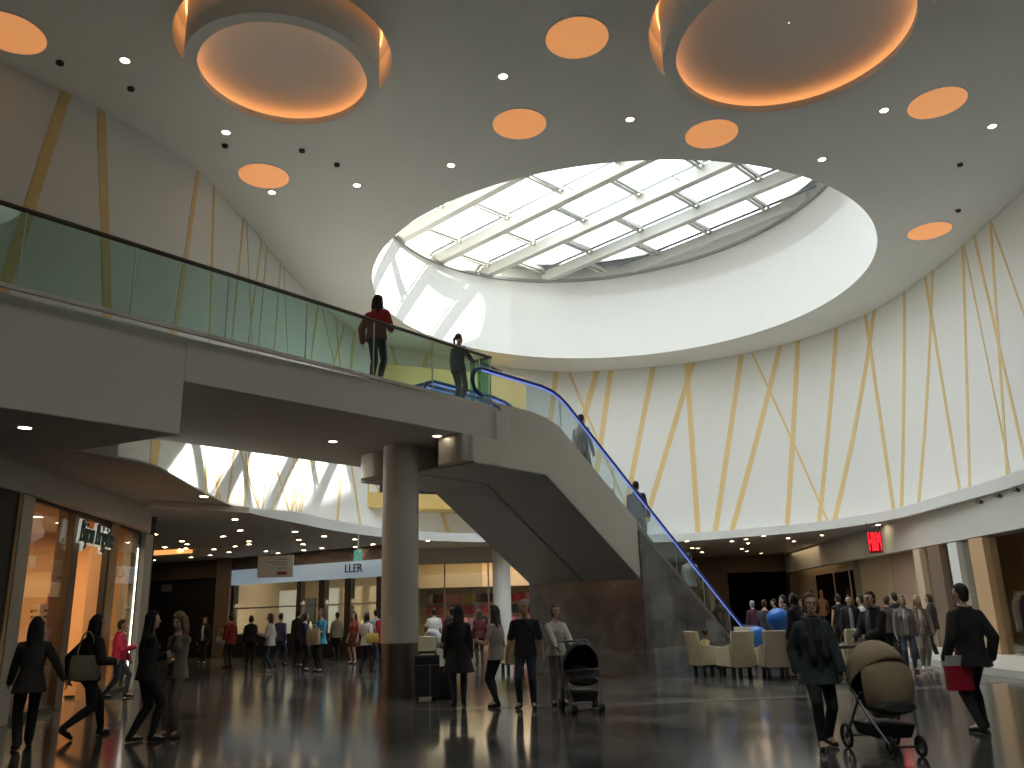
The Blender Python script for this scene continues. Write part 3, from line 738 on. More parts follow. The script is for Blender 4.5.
# wall racks with hanging goods at the back of the shop
def goods(name, w, h, d, m):                          # a soft hanging bag or garment
    mb = MB(); n = 5; rs = []
    for j in range(7):
        z = -h*j/6; k = .55 + .45*math.sin(min(j/3.0, 1)*PI/2); dd = d*(.5 + .5*math.sin(PI*(j+.6)/7.2))
        rs.append([(w/2*k*math.cos(a)*(1 + .05*math.sin(3*a + j)), dd/2*math.sin(a), z) for a in [2*PI*q/12 for q in range(12)]])
    mb.rings(rs); mb.tube([(0,0,0), (0,0,.05), (.02,0,.07), (.035,0,.05)], .006, 5)
    return mb.build(name, m, smooth=True)
HB = [goods('handbag', .26, .30, .12, mat('bag_%d' % i, c, .5, var=0)) for i, c in enumerate([(.35,.10,.10),(.50,.38,.28),(.08,.06,.06),(.62,.55,.48)])]
mb = MB(); 
t = thing('bag_rack', 'wall rack of bags at the back of the jewellery shop', 'rack', tuple(SP(2.0, 5.35)), SA)
mb.box(-1.9, 3.2, -.02, .03, .5, 2.3); mb.build('back_panel', PINKW, t)
for z in (1.0, 1.55, 2.1):
    mb = MB(); mb.bar((-1.9, -.12, z + .07), (3.2, -.12, z + .07), .02, .02); mb.build('rail', ALU, t)
i = 0
for z in (1.0, 1.55, 2.1):
    for q in range(14):
        k = (i*7 + q*3) % 4; o = HB[k] if i < 1 and False else HB[k].copy(); COL.objects.link(o); i += 1
        o.location = SP(.3 + q*.34, 5.2, z); o.rotation_euler = (0,0,SA)
        tag(o, 'small bag hanging on the rack at the jewellery shop back wall', 'bag', 'bags on the jewellery shop rack')
for h in HB: bpy.data.objects.remove(h)
DS = downlight_proto(.11, emis('shop_lamp', (1.0, .80, .55), 9.0), 'round downlight inside the jewellery shop', 'downlight', 'downlights inside the jewellery shop')
fst = True
for u in (.7, 1.6, 3.2, 4.4, 5.6):
    for v in (1.2, 2.6, 4.0):
        o = DS if fst else dup(DS, (0,0,0)); fst = False
        o.location = SP(u, v, 3.755)

# ------------------------------------------------------------------ shops at the back, behind the column
BO = V((-13.0, 37.8, 0)); BE = V((-5.1, 32.6, 0)); BA = math.atan2(BE.y - BO.y, BE.x - BO.x); BLn = (BE - BO).length
bx_, by_ = V((math.cos(BA), math.sin(BA), 0)), V((-math.sin(BA), math.cos(BA), 0))
def BPp(u, v, z=0): return BO + bx_*u + by_*v + V((0,0,z))
def bu(px, py=610): p = pln(px, py, BO, by_); return (p - BO).dot(bx_), p.z
BRWN2 = mat('brown_bulkhead', (.17,.13,.11), .7, var=.06)
z1 = bu(385, 559)[1]; z0 = bu(385, 576)[1]
t = thing('storefront', 'watch shop front under a long pale blue sign band', 'shop front', tuple(BO), BA); shopB = t
mb = MB(); mb.box(0, BLn + .4, -.12, .1, z0, z1); mb.build('sign_band', mat('sign_band_blue', (.42,.54,.62), .5, emit=(.5,.66,.8), strength=.28, var=.03), t)
mb = MB(); mb.box(-.4, BLn + .6, -.05, .25, z1, ZC - .003); mb.build('bulkhead', BRWN2, t)
for a, b in ((296,300),(318,324),(344,350),(376,384),(228,233)):
    ua, ub = bu(a)[0], bu(b)[0]; mb = MB(); mb.box(ua, ub, 0, .25, 0, z0); mb.build('mullion', mat('dark_mullion', (.05,.04,.035), .5, var=0), t)
for a, b in ((233,296),(300,318),(324,344),(350,376)):
    ua, ub = bu(a)[0], bu(b)[0]; mb = MB(); mb.box(ua, ub, .08, .095, .3, z0); mb.build('window_pane', SHOPG, t)
    mb = MB(); mb.box(ua, ub, .02, .7, 0, .95); mb.build('display_base', mat('dark_display_base', (.035,.03,.03), .4, var=0), t)
    mb = MB(); mb.box(ua, ub, .05, .12, 2.0, 2.06); mb.build('transom', ALU, t)
sg = text('sign_letters', 'LLER', .46, BLACK, .03, parent=t); ul, zl = bu(356, 570); sg.location = (ul, -.15, (z0 + z1)/2 + .03)
mb = MB()
for a, b, y0, y1, m in ((265,283,2.6,2.7,None),):
    mb.box(0, BLn - 3.1, 4.4, 4.5, 0, 4.1); mb.box(-.1, 0, .2, 4.5, 0, 4.1)
o = mb.build('wall_watch_shop', [CREAMW]); o.location = BO; o.rotation_euler = (0,0,BA); struct(o, 'beige walls inside the watch shop', 'wall')
for a, b, m in ((240,256,'pale'),(256,274,'door'),(282,296,'pale'),(301,318,'beige'),(326,344,'beige')):
    ua, ub = bu(a)[0]*1.06, bu(b)[0]*1.06
    mm = {'pale': mat('pale_panel', (.55,.58,.58), .6, var=.03), 'door': BLACK, 'beige': CREAMW}[m]
    mb = MB(); mb.box(ua, ub, 2.1, 2.18, 0 if m != 'door' else .0, z0 - .25 if m != 'door' else 2.4)
    o = mb.build('display_screen', mm); o.location = BO; o.rotation_euler = (0,0,BA)
    tag(o, {240:'pale panel at the far end of the watch shop window',256:'dark door panel in the watch shop, between two pale panels',282:'pale panel beside the dark door of the watch shop',301:'beige partition behind the middle watch shop window',326:'beige partition behind the last watch shop window'}[a], 'partition')
BUSTM = mat('bust_ivory', (.85,.78,.62), .5, var=0)
bust0 = None
for i, (x, lb) in enumerate(((238,'first'),(246,''),(263,''),(270,''),(276,''),(303,''),(312,''),(329,''),(340,''),(354,''),(366,''),(374,''))):
    u = bu(x)[0]
    if bust0 is None:
        bust0 = thing('necklace_bust', '', 'display bust', (0,0,0)); mb = MB()
        mb.rings([[(rx*math.cos(a), ry*math.sin(a) + oy, z) for a in [2*PI*q/14 for q in range(14)]] for z, rx, ry, oy in ((0,.09,.06,0),(.04,.10,.06,0),(.14,.13,.055,.0),(.22,.12,.05,.01),(.28,.06,.04,.015),(.36,.04,.035,.02),(.40,.035,.03,.02))]); mb.build('bust', BUSTM, bust0, smooth=True)
        mb = MB(); mb.box(-.12,.12,-.08,.08,-.03,0); mb.build('stand', BLACK, bust0)
        o = bust0
    else: o = dup(bust0, (0,0,0))
    o.location = BPp(u, .42, 1.0); o.rotation_euler = (0,0,BA)
    tag(o, 'ivory necklace bust lit in the watch shop window', 'display bust', 'necklace busts in the watch shop windows')
# dark shop further left, its pillar and small pale sign
D0 = V((-22.5, 42.5, 0)); 
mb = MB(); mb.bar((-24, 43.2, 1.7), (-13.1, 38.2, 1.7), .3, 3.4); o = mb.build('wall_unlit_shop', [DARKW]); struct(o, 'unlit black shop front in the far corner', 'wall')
mb = MB(); mb.bar((-24, 43.0, 3.8), (-13.1, 38.0, 3.8), .35, .8); o = mb.build('trim_corner_bulkhead', [BRWN2]); struct(o)
p = aty(222, 620, 37.4); mb = MB(); mb.box(p.x - .3, p.x + .3, 37.2, 37.7, 0, 4.19); o = mb.build('column_brown', [BROWN]); struct(o, 'brown pillar between the unlit shop and the watch shop', 'pillar')
p = aty(167, 588, 39.3); t = thing('shop_sign', 'small pale sign on the unlit corner shop', 'sign', tuple(p), -.43); mb = MB(); mb.box(-.32, .32, -.05, .0, -.16, .16); mb.build('panel', mat('pale_sign', (.30,.30,.31), .6, var=0), t); mb = MB(); mb.box(-.34,.34,0,.03,-.18,.18); mb.build('frame', BLACK, t)

# bright accessories shop between column and escalator plinth
AY = 34.9
mb = MB(); mb.box(-4.9, 4.5, 43.0, 43.2, 0, 4.2); mb.box(-5.05, -4.9, 33.2, 43, 0, 4.2); mb.box(4.4, 4.5, AY, 43, 0, 4.2)
o = mb.build('wall_accessories_shop', [mat('shop_cream', (.70,.60,.42), .7, var=.03)]); struct(o, 'cream walls of the bright accessories shop', 'wall')
mb = MB(); mb.box(-4.8, 4.4, 40.2, 43, 2.75, 3.35); o = mb.build('trim_soffit', [mat('soffit_tan', (.42,.34,.26), .7, var=.03)]); struct(o, 'tan soffit over the goods of the accessories shop', 'trim')
mb = MB(); mb.box(-4.9, 4.4, AY, AY + .3, 3.55, 4.19); o = mb.build('trim_shop_header', [mat('header_grey', (.5,.48,.44), .7, var=.03)]); struct(o)
t = thing('storefront', 'frameless glass front of the bright accessories shop', 'shop front', (-.2, AY, 0)); 

for x in (-3.0, -1.2, 1.0, 2.8): mb = MB(); mb.box(x+.17, x+.23, .1, .16, 0, 3.55); mb.build('mullion', ALU, t)
for a, b in ((-4.6, -1.25), (1.2, 4.5)): mb = MB(); mb.box(a, b, .12, .135, .05, 3.55); mb.build('window_pane', SHOPG, t)
p = aty(503, 640, 34.2); mb = MB(); mb.cyl((p.x, p.y), .36, 0, ZC - .01, 32); o = mb.build('column_white', [WHITE], smooth=True); struct(o, 'white column in front of the accessories shop', 'column')
GCOL = [(.45,.05,.08),(.60,.10,.16),(.70,.30,.36),(.03,.03,.04),(.10,.05,.12),(.32,.16,.34),(.62,.58,.55),(.30,.04,.04),(.05,.07,.14),(.55,.40,.12)]
GP = [goods('garment', .30, .42, .12, mat('goods_%d' % i, c, .7, var=0)) for i, c in enumerate(GCOL)]
rng = random.Random(3)
t = thing('goods_display', 'slatted panel behind the coloured goods', 'display wall', (-.2, 42.9, 0)); mb = MB(); mb.box(-4.4, 4.4, -.03, .05, .3, 2.7); mb.build('back_panel', mat('display_pale', (.45,.38,.34), .7, var=0), t)
for z in (.85, 1.4, 1.95, 2.5):
    mb = MB(); mb.bar((-4.4, -.14, z + .07), (4.4, -.14, z + .07), .02, .02); mb.build('rail', ALU, t)
for r, z in enumerate((.85, 1.4, 1.95, 2.5)):
    ci = 0
    for q in range(33):
        if q % 3 == 0: ci = rng.randrange(10)
        o = GP[ci if rng.random() < .7 else rng.randrange(10)].copy(); COL.objects.link(o)
        o.location = (-4.4 + q*.27 + rng.uniform(-.04,.04), 42.74, z); o.rotation_euler = (0, 0, rng.uniform(-.2,.2))
        tag(o, 'coloured accessory hanging on the display wall of the bright shop', 'accessory', 'goods on the accessories display wall')
# low gondolas in the shop with folded goods
for i, (x, y, lb) in enumerate(((-2.6, 38.2, 'low goods gondola near the column side of the bright shop'), (.4, 38.6, 'low goods gondola in the middle of the bright shop'))):
    t = table('gondola', lb, (x, y, 0), 0, 1.9, .7, .95, mat('gondola_white', (.55,.50,.45), .5, var=0), 'gondola')
    for q in range(7):
        o = GP[(q*3 + i) % 10].copy(); COL.objects.link(o); o.location = (x - .75 + q*.25, y - .05, .95 + .40); o.rotation_euler = (0,0,.2*q)
        tag(o, 'soft accessory standing on a low gondola in the bright shop', 'accessory', 'goods on the low gondolas')
for g in GP: bpy.data.objects.remove(g)

# ------------------------------------------------------------------ back right corridor and shops
mb = MB(); mb.box(6.0, 11.5, 46.6, 46.9, 0, 4.19); mb.box(14.75, 15.2, 46.2, 46.9, 0, 4.19); mb.box(11.5, 14.75, 46.6, 46.9, 3.3, 4.19)
o = mb.build('wall_corridor_rear', [BROWN]); struct(o, 'brown wall round the dark corridor mouth', 'wall')
CR_A, CR_B = V((15.2, 46.2, 0)), V((13.95, 31.6, 0)); CA = math.atan2(CR_B.y - CR_A.y, CR_B.x - CR_A.x)
cxv, cyv = V((math.cos(CA), math.sin(CA), 0)), V((-math.sin(CA), math.cos(CA), 0)); CLn = (CR_B - CR_A).length
def cu_(px): p = pln(px, 600, CR_A, cyv); return (p - CR_A).dot(cxv)
t = thing('storefront', 'cream shopfront with dark upright windows beyond the armchairs', 'shop front', tuple(CR_A), CA)
mb = MB(); mb.box(0, CLn, 0, .15, 0, 3.3); mb.build('cream_wall', CREAMW, t)
for a, b in ((819,836),(838,852),(854,859)):
    ua, ub = cu_(a), cu_(b); mb = MB(); mb.box(ua, ub, -.03, .0, .6, 2.9); mb.build('window_pane', mat('dark_pane', (.02,.018,.018), .12, var=0), t)
for x in (862,): 
    ua = cu_(x); mb = MB(); mb.box(ua, ua + .25, -.2, .1, 0, 3.3); mb.build('pilaster', ALU, t)
# rose panel
RP_A, RP_B = V((13.9, 31.4, 0)), V((13.55, 27.7, 0))
mb = MB(); mb.bar((*RP_A.xy, 1.62), (*RP_B.xy, 1.62), .2, 3.22); o = mb.build('wall_rose_panel', [PINKW]); struct(o, 'rose beige wall panel beside the clothes shop', 'wall')
# white fascia of the clothes shop
FL = catmull([(12.5, 8.0), (12.55, 15.0), (12.6, 19.0), (12.85, 22.0), (13.1, 24.5), (13.3, 27.2), (13.5, 30.0), (13.8, 34.0), (14.3, 40.0), (15.0, 46.4)], 8)
FO = offset_line(FL, .35)
mb = MB(); mb.prism(FL + FO[::-1], 3.20, 4.02); mb.prism(offset_line(FL, .12) + FO[::-1], 4.0, ZC - .003); o = mb.build('trim_fascia', [mat('fascia_white', (.62,.61,.57), .75, var=.02)]); struct(o, 'curved pale fascia over the clothes shop windows', 'fascia')
# front of the clothes shop: plinth, panes, pillars
FI = offset_line(FL, .25)
seg = [i for i, p in enumerate(FI) if 15 < p[1] < 27.7]
t = thing('storefront', 'clothes shop front of tall panes under the curved pale fascia', 'shop front', (14.5, 25, 0))
def rel(P): return [(x - 14.5, y - 25) for x, y in P]
A = [FI[i] for i in seg]; Bq = [offset_line(FI, .02)[i] for i in seg]
mb = MB(); mb.prism(rel(A) + rel(Bq)[::-1], .16, 3.22); mb.build('window_pane', SHOPG, t)
A2 = [offset_line(FI, -.45)[i] for i in seg]; B2 = [offset_line(FI, 2.4)[i] for i in seg]
mb = MB(); mb.prism(rel(A2) + rel(B2)[::-1], 0, .15); o = mb.build('window_plinth', mat('plinth_white', (.70,.68,.62), .4, var=.02), t)
def f_at(px):
    d = ray(px, 600)
    for i in range(len(FI) - 1):
        a, b = FI[i], FI[i+1]; ex, ey = b[0]-a[0], b[1]-a[1]; den = d.x*ey - d.y*ex
        if abs(den) < 1e-9: continue
        tt = (a[0]*ey - a[1]*ex)/den; u = (a[0]*d.y - a[1]*d.x)/den
        if tt > 0 and 0 <= u <= 1: return (a[0] + u*ex, a[1] + u*ey), math.atan2(ey, ex)
for x, w, nm, m in ((929,.55,'pillar',CREAMW),(947,.9,'pillar',BROWN),(967,.60,'pillar',WHITE),(992,.9,'pillar',TANW)):
    r = f_at(x)
    if not r: continue
    (fx, fy), a = r; mb = MB(); mb.obox((fx - 14.5, fy - 25, 1.66), V((math.cos(a), math.sin(a), 0))*w/2, V((-math.sin(a), math.cos(a), 0))*.18, V((0,0,1.50))); mb.build(nm, m, t, bevel=.02)
mb = MB(); mb.bar((20.5, 14, 2.1), (21.5, 38, 2.1), .2, 4.2); mb.bar((16, 37.9, 2.1), (21.5, 37.9, 2.1), .2, 4.2); mb.bar((12.9, 14, 2.1), (20.5, 14, 2.1), .2, 4.2); o = mb.build('wall_clothes_shop', [CREAMW]); struct(o, 'cream inner walls of the clothes shop', 'wall')
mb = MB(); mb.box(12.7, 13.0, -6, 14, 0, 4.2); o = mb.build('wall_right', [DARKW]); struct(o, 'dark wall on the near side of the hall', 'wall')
# red shop sign hung from the gallery ceiling
p = aty(875, 542.5, 28.6)
t = thing('shop_sign', 'glowing red shop sign hung below the low ceiling', 'sign', (p.x, p.y, 0), -.45)
sg = text('sign_letters', 'H&M', .40, emis('sign_red', (1.0, .015, .03), 2.4), .04, parent=t)
xs = [v.co.x for v in sg.data.vertices]; zs_ = [v.co.z for v in sg.data.vertices]
for v in sg.data.vertices: v.co.x *= .38/(max(xs)-min(xs)); v.co.z *= .62/(max(zs_)-min(zs_))
sg.location = (0, -.04, p.z)
mb = MB(); mb.box(-.22, .22, 0, .05, p.z - .35, p.z + .35); mb.build('panel', mat('sign_dark_red', (.12,.01,.012), .5, var=0), t)
mb = MB(); mb.tube([(-.2,.02,p.z+.34),(-.2,.02,4.2)], .012, 6); mb.tube([(.2,.02,p.z+.34),(.2,.02,4.2)], .012, 6); mb.build('hanger', BLACK, t)
# clothes rails, shelves and goods in the clothes shop
def f_in(px, off):
    (fx, fy), a = f_at(px); return V((fx - math.sin(a)*off, fy + math.cos(a)*off, 0)) if False else V((fx + math.sin(a)*off, fy - math.cos(a)*off, 0)), a
GC2 = [goods('dress', .42, .95, .14, mat('dress_%d' % i, c, .8, var=0)) for i, c in enumerate([(.02,.02,.025),(.55,.45,.20),(.30,.27,.24),(.05,.05,.07),(.40,.34,.28)])]
for i, (x, lb) in enumerate(((985,'clothes rail in the shop window nearest the white column'),(1006,'clothes rail with a pale dress near the picture edge'),(1021,'clothes rail cut by the picture edge'))):
    r = f_at(x)
    if not r: continue
    (fx, fy), a = r; nx, ny = -math.sin(a), math.cos(a)
    sgn = 1 if nx > 0 else -1
    c = V((fx + sgn*nx*.95, fy + sgn*ny*.95, .15))
    t = thing('clothes_rail', lb, 'clothes rail', tuple(c), a)
    mb = MB()
    for s in (-.36, .36): mb.tube([(s,0,0),(s,0,1.55)], .018, 8); mb.bar((s,-.25,.02),(s,.25,.02),.03,.03)
    mb.tube([(-.36,0,1.55),(.36,0,1.55)], .018, 8); mb.build('frame', ALU, t)
    for q in range(5):
        o = GC2[(q*2 + i*3) % 5].copy(); COL.objects.link(o)
        o.location = c + Matrix.Rotation(a, 3, 'Z') @ V((-.28 + q*.14, 0, 1.47)); o.rotation_euler = (0,0,a + PI/2*.75)
        tag(o, 'garment hanging on a rail in the clothes shop window', 'garment', 'garments on the clothes shop rails')
for g in GC2: bpy.data.objects.remove(g)
(fx, fy), a = f_at(950); nx, ny = -math.sin(a), math.cos(a); sgn = 1 if nx > 0 else -1
c = V((fx + sgn*nx*.9, fy + sgn*ny*.9, .15)); t = thing('shelf_unit', 'white open shelf unit behind the standing man in the clothes shop', 'shelf', tuple(c), a)
mb = MB()
for s in (-.5, .5): mb.box(s-.02, s+.02, -.2, .2, 0, 2.1)
mb.build('side_panel', WHITE, t)
for z in (.1, .6, 1.1, 1.6, 2.08): mb = MB(); mb.box(-.5, .5, -.2, .2, z-.02, z+.02); mb.build('shelf', WHITE, t)
(fx, fy), a = f_at(917); nx, ny = -math.sin(a), math.cos(a); sgn = 1 if nx > 0 else -1
c = V((fx + sgn*nx*1.6, fy + sgn*ny*1.6, 0)); t = thing('shelf_unit', 'lit wall shelf with hats seen past the rose panel', 'shelf', tuple(c), a)
mb = MB(); mb.box(-.9, .9, .2, .25, 0, 3.2); mb.build('back_panel', mat('shelf_back_yellow', (.75,.58,.30), .6, var=0), t)
for z in (.8, 1.25, 1.7, 2.15): mb = MB(); mb.box(-.9, .9, -.2, .2, z-.025, z+.025); mb.build('shelf', WHITE, t)
for i, (q, z) in enumerate(((-.5,1.725),(0,1.725),(.5,1.725),(-.3,1.275),(.3,1.275),(0,2.175))):
    tt = thing('hat', 'dark hat on the lit wall shelf of the clothes shop', 'hat', tuple(c + Matrix.Rotation(a,3,'Z') @ V((q,0,z))), a, 'hats on the lit shelf')
    mb = MB(); mb.cyl((0,0), .18, 0, .012, 20); mb.build('brim', BLACK, tt); mb = MB(); mb.lathe((0,0), [(.105,.012),(.10,.10),(.07,.13),(.01,.135)], 20); mb.build('crown', BLACK, tt, smooth=True)

# ------------------------------------------------------------------ hung signs, ledge spotlights
p = aty(275.5, 566.5, 24.5)
t = thing('information_board', 'white hung board with small grey lines and a red patch', 'sign', tuple(p), .05)
w, h = 1.02, .62
mb = MB(); mb.box(-w/2, w/2, -.03, .03, -h/2, h/2); mb.build('board', mat('board_white', (.60,.58,.52), .6, var=0), t, bevel=.006)
mb = MB()
for i, (x0, x1, zz) in enumerate(((.05,.34,.20),(-.24,.34,.12),(-.05,.34,.05),(.10,.34,-.05))): mb.box(x0, x1, -.036, -.03, zz-.012, zz+.012)
mb.build('small_print', mat('print_grey', (.22,.22,.22), .7, var=0), t)
mb = MB(); mb.box(.06, .34, -.038, -.03, -.24, -.15); mb.build('red_patch', mat('patch_red', (.30,.04,.04), .6, var=0), t)
mb = MB(); mb.tube([(-.42,0,h/2),(-.42,0,ZC-p.z)], .008, 6); mb.tube([(.42,0,h/2),(.42,0,ZC-p.z)], .008, 6); mb.build('hanging_wire', ALU, t)
p = aty(358, 555.5, 27.5)
t = thing('exit_sign', 'small green emergency sign hung from a rod near the column', 'sign', tuple(p), 0)
mb = MB(); mb.box(-.13, .13, -.02, .02, -.17, .17); mb.build('panel', mat('exit_green', (.10,.32,.26), .5, emit=(.10,.42,.32), strength=.5, var=0), t, bevel=.004)
mb = MB(); mb.tube([(0,0,.17),(0,0,ZC-p.z)], .012, 6); mb.build('rod', WHITE, t)
mb = MB(); mb.box(-.05,.02,-.024,-.02,-.08,.05); mb.ell((.02,-.022,.09), (.03,.004,.03), 10, 6); mb.build('running_figure', WHITE, t)
for i, (x, y, lb) in enumerate(((984,501,'black ledge spotlight, first of three from the bend'),(1003,495,'black ledge spotlight, middle one of three'),(1021,489,'black ledge spotlight cut near the picture edge'))):
    d = ray(x, y); best = None
    for k in range(len(LC) - 1):
        a, b = LC[k], LC[k+1]; ex, ey = b[0]-a[0], b[1]-a[1]; den = d.x*ey - d.y*ex
        if abs(den) < 1e-9: continue
        tt = (a[0]*ey - a[1]*ex)/den; u = (a[0]*d.y - a[1]*d.x)/den
        if tt > 0 and 0 <= u <= 1 and (best is None or tt < best): best = tt; pp = (a[0]+u*ex, a[1]+u*ey)
    z = CAMH + best*d.z
    t = thing('spotlight', lb, 'spotlight', (pp[0] - .10, pp[1], z), .3); mb = MB(); mb.tube([(-.08,0,0),(.05,0,-.03)], .055, 12, rad=[.06,.045]); mb.build('head', BLACK, t, smooth=True); mb = MB(); mb.tube([(0,0,-.02),(.12,0,-.02)], .015, 6); mb.build('bracket', WHITE, t)
# ------------------------------------------------------------------ people
def pm(name, col, rough=.85): return mat(name, col, rough, var=.10, scale=14, bump=.15)
SKIN = {'fair': mat('skin_fair', (.56,.36,.27), .5, var=.04, scale=20), 'tan': mat('skin_tan', (.42,.25,.17), .5, var=.04, scale=20), 'dark': mat('skin_deep', (.20,.11,.07), .5, var=.04, scale=20)}
HAIR = {'black': mat('hair_black', (.012,.010,.009), .65, var=.3, scale=40), 'brown': mat('hair_brown', (.06,.032,.018), .65, var=.3, scale=40), 'chestnut': mat('hair_chestnut', (.11,.05,.025), .6, var=.3, scale=40),
        'blond': mat('hair_blond', (.48,.33,.17), .45, var=.25, scale=40), 'light': mat('hair_light_brown', (.20,.12,.06), .45, var=.3, scale=40), 'grey': mat('hair_grey', (.34,.33,.31), .5, var=.2, scale=40)}
EYEM = mat('eye_dark', (.02,.015,.012), .2, var=0); LIPM = mat('lip_rose', (.36,.13,.11), .5, var=0)
CLOTH = {}
def cm(col):
    k = tuple(round(c, 3) for c in col)
    if k not in CLOTH: CLOTH[k] = pm('cloth_%d' % len(CLOTH), k)
    return CLOTH[k]
def ik(a, b, l1, l2, pole):
    a, b, pole = V(a), V(b), V(pole); d = b - a; L = d.length
    mx = (l1 + l2) * .999
    if L > mx: b = a + d * (mx / L); d = b - a; L = mx
    L = max(L, .05); x = (l1*l1 - l2*l2 + L*L) / (2*L); h = math.sqrt(max(l1*l1 - x*x, 0.0)); u = d.normalized(); q = pole - u*pole.dot(u)
    if q.length < 1e-4: q = u.orthogonal()
    q.normalize(); return a + u*x + q*h, b

def person(label, pos, facing, h=1.72, female=False, sit=False, skin='fair', hair='black', hstyle='short',
           top=(.05,.05,.05), sleeve=1.0, hem=-.12, coat=False, legs=(.03,.03,.035), flare=.0, shorts=False, skirt=0.0,
           shoes=(.02,.02,.02), stride=0.0, lift=0.0, lean=0.0, yaw=0.0, nod=0.0, lw=None, rw=None, wide=1.0, near=False, z=0.0,
           inner=None, scarf=None, splay=0.0, fat=1.0, hand_in=True):
    root = thing('person', label, 'person', (pos[0], pos[1], z), math.radians(facing))
    S = h / 1.75; vox = .0085 if near else .013; fr = .0082 if near else .010
    m_skin, m_hair = SKIN[skin], HAIR[hair]
    up = V((0, math.sin(lean), math.cos(lean)))
    fw = V((0, math.cos(lean), -math.sin(lean)))
    P = V((0, -.02, .50 if sit else .93 - abs(stride)*.10))
    sw = (.150 if female else .178) * wide
    neck = P + up*.53; head = P + up*.70 + fw*.03
    hips, ank, kne, toe = {}, {}, {}, {}
    for s in (-1, 1):
        hips[s] = P + V((s*.09, 0, -.03))
        if sit: a = V((s*(.11 + splay), .46, .085))
        else: a = V((s*(.085 + splay), stride*s*.5 - .02, .085 + (lift if s*stride < 0 else 0)))
        k, a = ik(hips[s], a, .435, .42, V((s*.1, 1, .2 if not sit else 1.0)))
        ank[s], kne[s] = a, k
        td = V((s*.25, 1, -.0)).normalized() if not (lift and s*stride < 0) else V((0, .75, -.62))
        toe[s] = td
    sh, el, wr = {}, {}, {}
    for s in (-1, 1):
        sh[s] = P + up*.435 + V((s*sw, 0, 0))
        t = (lw if s < 0 else rw)
        if t is None: t = (s*(sw + .075), .06 - s*stride*.35, .835 if not sit else .62)
        if sit and t is None: t = (s*.15, .36, .62)
        e, w = ik(sh[s], V(t), .29, .255, V((s*.5, -1, -.25)))
        el[s], wr[s] = e, w
    def torso(mb, dr, z0, z1, extra=0.0, flat=0.0):
        prof = [(-.42,.205,.135),(-.30,.195,.13),(-.16,.178,.122),(-.06,.172,.118),(.04,.155 if female else .162,.112),(.14,.128 if female else .150,.098 if female else .108),(.26,.150 if female else .168,.112),(.36,.155 if female else .174,.110),(.42,.138 if female else .155,.096),(.47,.105,.080),(.50,.080,.070),(.53,.066,.064),(.56,.056,.058)]
        def at(q):
            for a, b in zip(prof[:-1], prof[1:]):
                if a[0] <= q <= b[0]:
                    t = (q - a[0])/(b[0] - a[0]); return tuple(a[i] + (b[i]-a[i])*t for i in (1, 2))
            return prof[-1][1:]
        qs = sorted(set([z0, z1] + [p[0] for p in prof if z0 < p[0] < z1])); rs = []
        for q in qs:
            rx, ry = at(q); rx = rx*wide*fat + dr + (extra*(-q - .0) if q < 0 else 0); ry = ry*fat + dr + (extra*1.9*(-q) if q < 0 else 0)
            c = P + (up*q if q > 0 else V((0,0,q)) + fw*0)
            rs.append([c + V((rx*math.cos(a), 0, 0)) + (fw if q > 0 else V((0,1,0)))*(ry*math.sin(a)) for a in [2*PI*k/18 for k in range(18)]])
        mb.rings(rs)
    def legcaps(mb, dr, zend=None, fl=0.0):
        for s in (-1, 1):
            k, a = kne[s], ank[s]
            mb.cap(hips[s] + V((s*-.005,0,.0)), k, .083*fat + dr, .056*fat + dr)
            if zend is not None and zend > .3: continue
            e = a + (k - a).normalized()*.01
            mid = k + (e - k)*.35 + V((0,-.012,0))
            mb.cap(k, mid, .054*fat + dr, .053*fat + dr + fl*.3); mb.cap(mid, e, .053*fat + dr + fl*.3, .034 + dr + fl)
    # body: one continuous skin surface
    mb = MB(); torso(mb, 0, -.10, .56); 
    for s in (-1, 1):
        mb.cap(P + up*.495 + V((s*.045,-.01,0)), sh[s] - V((s*.01,0,.005)), .045, .050); mb.cap(sh[s], el[s], .047, .038); mb.cap(el[s], wr[s], .038, .026)
        if female: mb.ell(P + up*.33 + V((s*.068,0,0)) + fw*.085, (.06,.05,.06), 12, 8)
    legcaps(mb, 0)
    for s in (-1, 1): mb.cap(ank[s], ank[s] + toe[s]*.13 + V((0,0,-.045)), .036, .03)
    mb.cap(neck - up*.02, head - up*.06, .052, .047)
    H = Matrix.Rotation(yaw, 3, 'Z') @ Matrix.Rotation(-(lean*.3 + nod), 3, 'X')
    def hp(x, y, z_): return head + H @ V((x, y, z_))
    mb.ell(hp(0, -.008, .022), (.073,.092,.10), 16, 10, H); mb.ell(hp(0, .028, -.058), (.053,.058,.062), 14, 9, H)
    mb.cap(hp(0,.086,.012), hp(0,.103,-.026), .008, .0125); mb.ell(hp(0,.072,.032), (.052,.018,.012), 10, 6, H); mb.ell(hp(0,.075,-.082), (.022,.018,.018), 10, 6, H)
    for s in (-1, 1): mb.ell(hp(s*.076,-.01,-.012), (.011,.02,.031), 10, 7, H); mb.ell(hp(s*.04,.062,-.02), (.022,.02,.02), 8, 6, H)
    # hands with five fingers
    for s in (-1, 1):
        d = (wr[s] - el[s]).normalized(); inn = V((-s, .25, 0)); nrm = (inn - d*inn.dot(d)).normalized(); wd = d.cross(nrm)
        if wd.y < 0 or (abs(wd.y) < .3 and wd.z < 0): wd = -wd
        c = wr[s] + d*.045; pr = []
        for q, a_, b_ in ((0,.024,.017),(.03,.034,.015),(.065,.04,.014),(.088,.038,.012)):
            pr.append([wr[s] + d*q + wd*(a_*math.cos(t)) + nrm*(b_*math.sin(t)) for t in [2*PI*k/12 for k in range(12)]])
        mb.rings(pr)
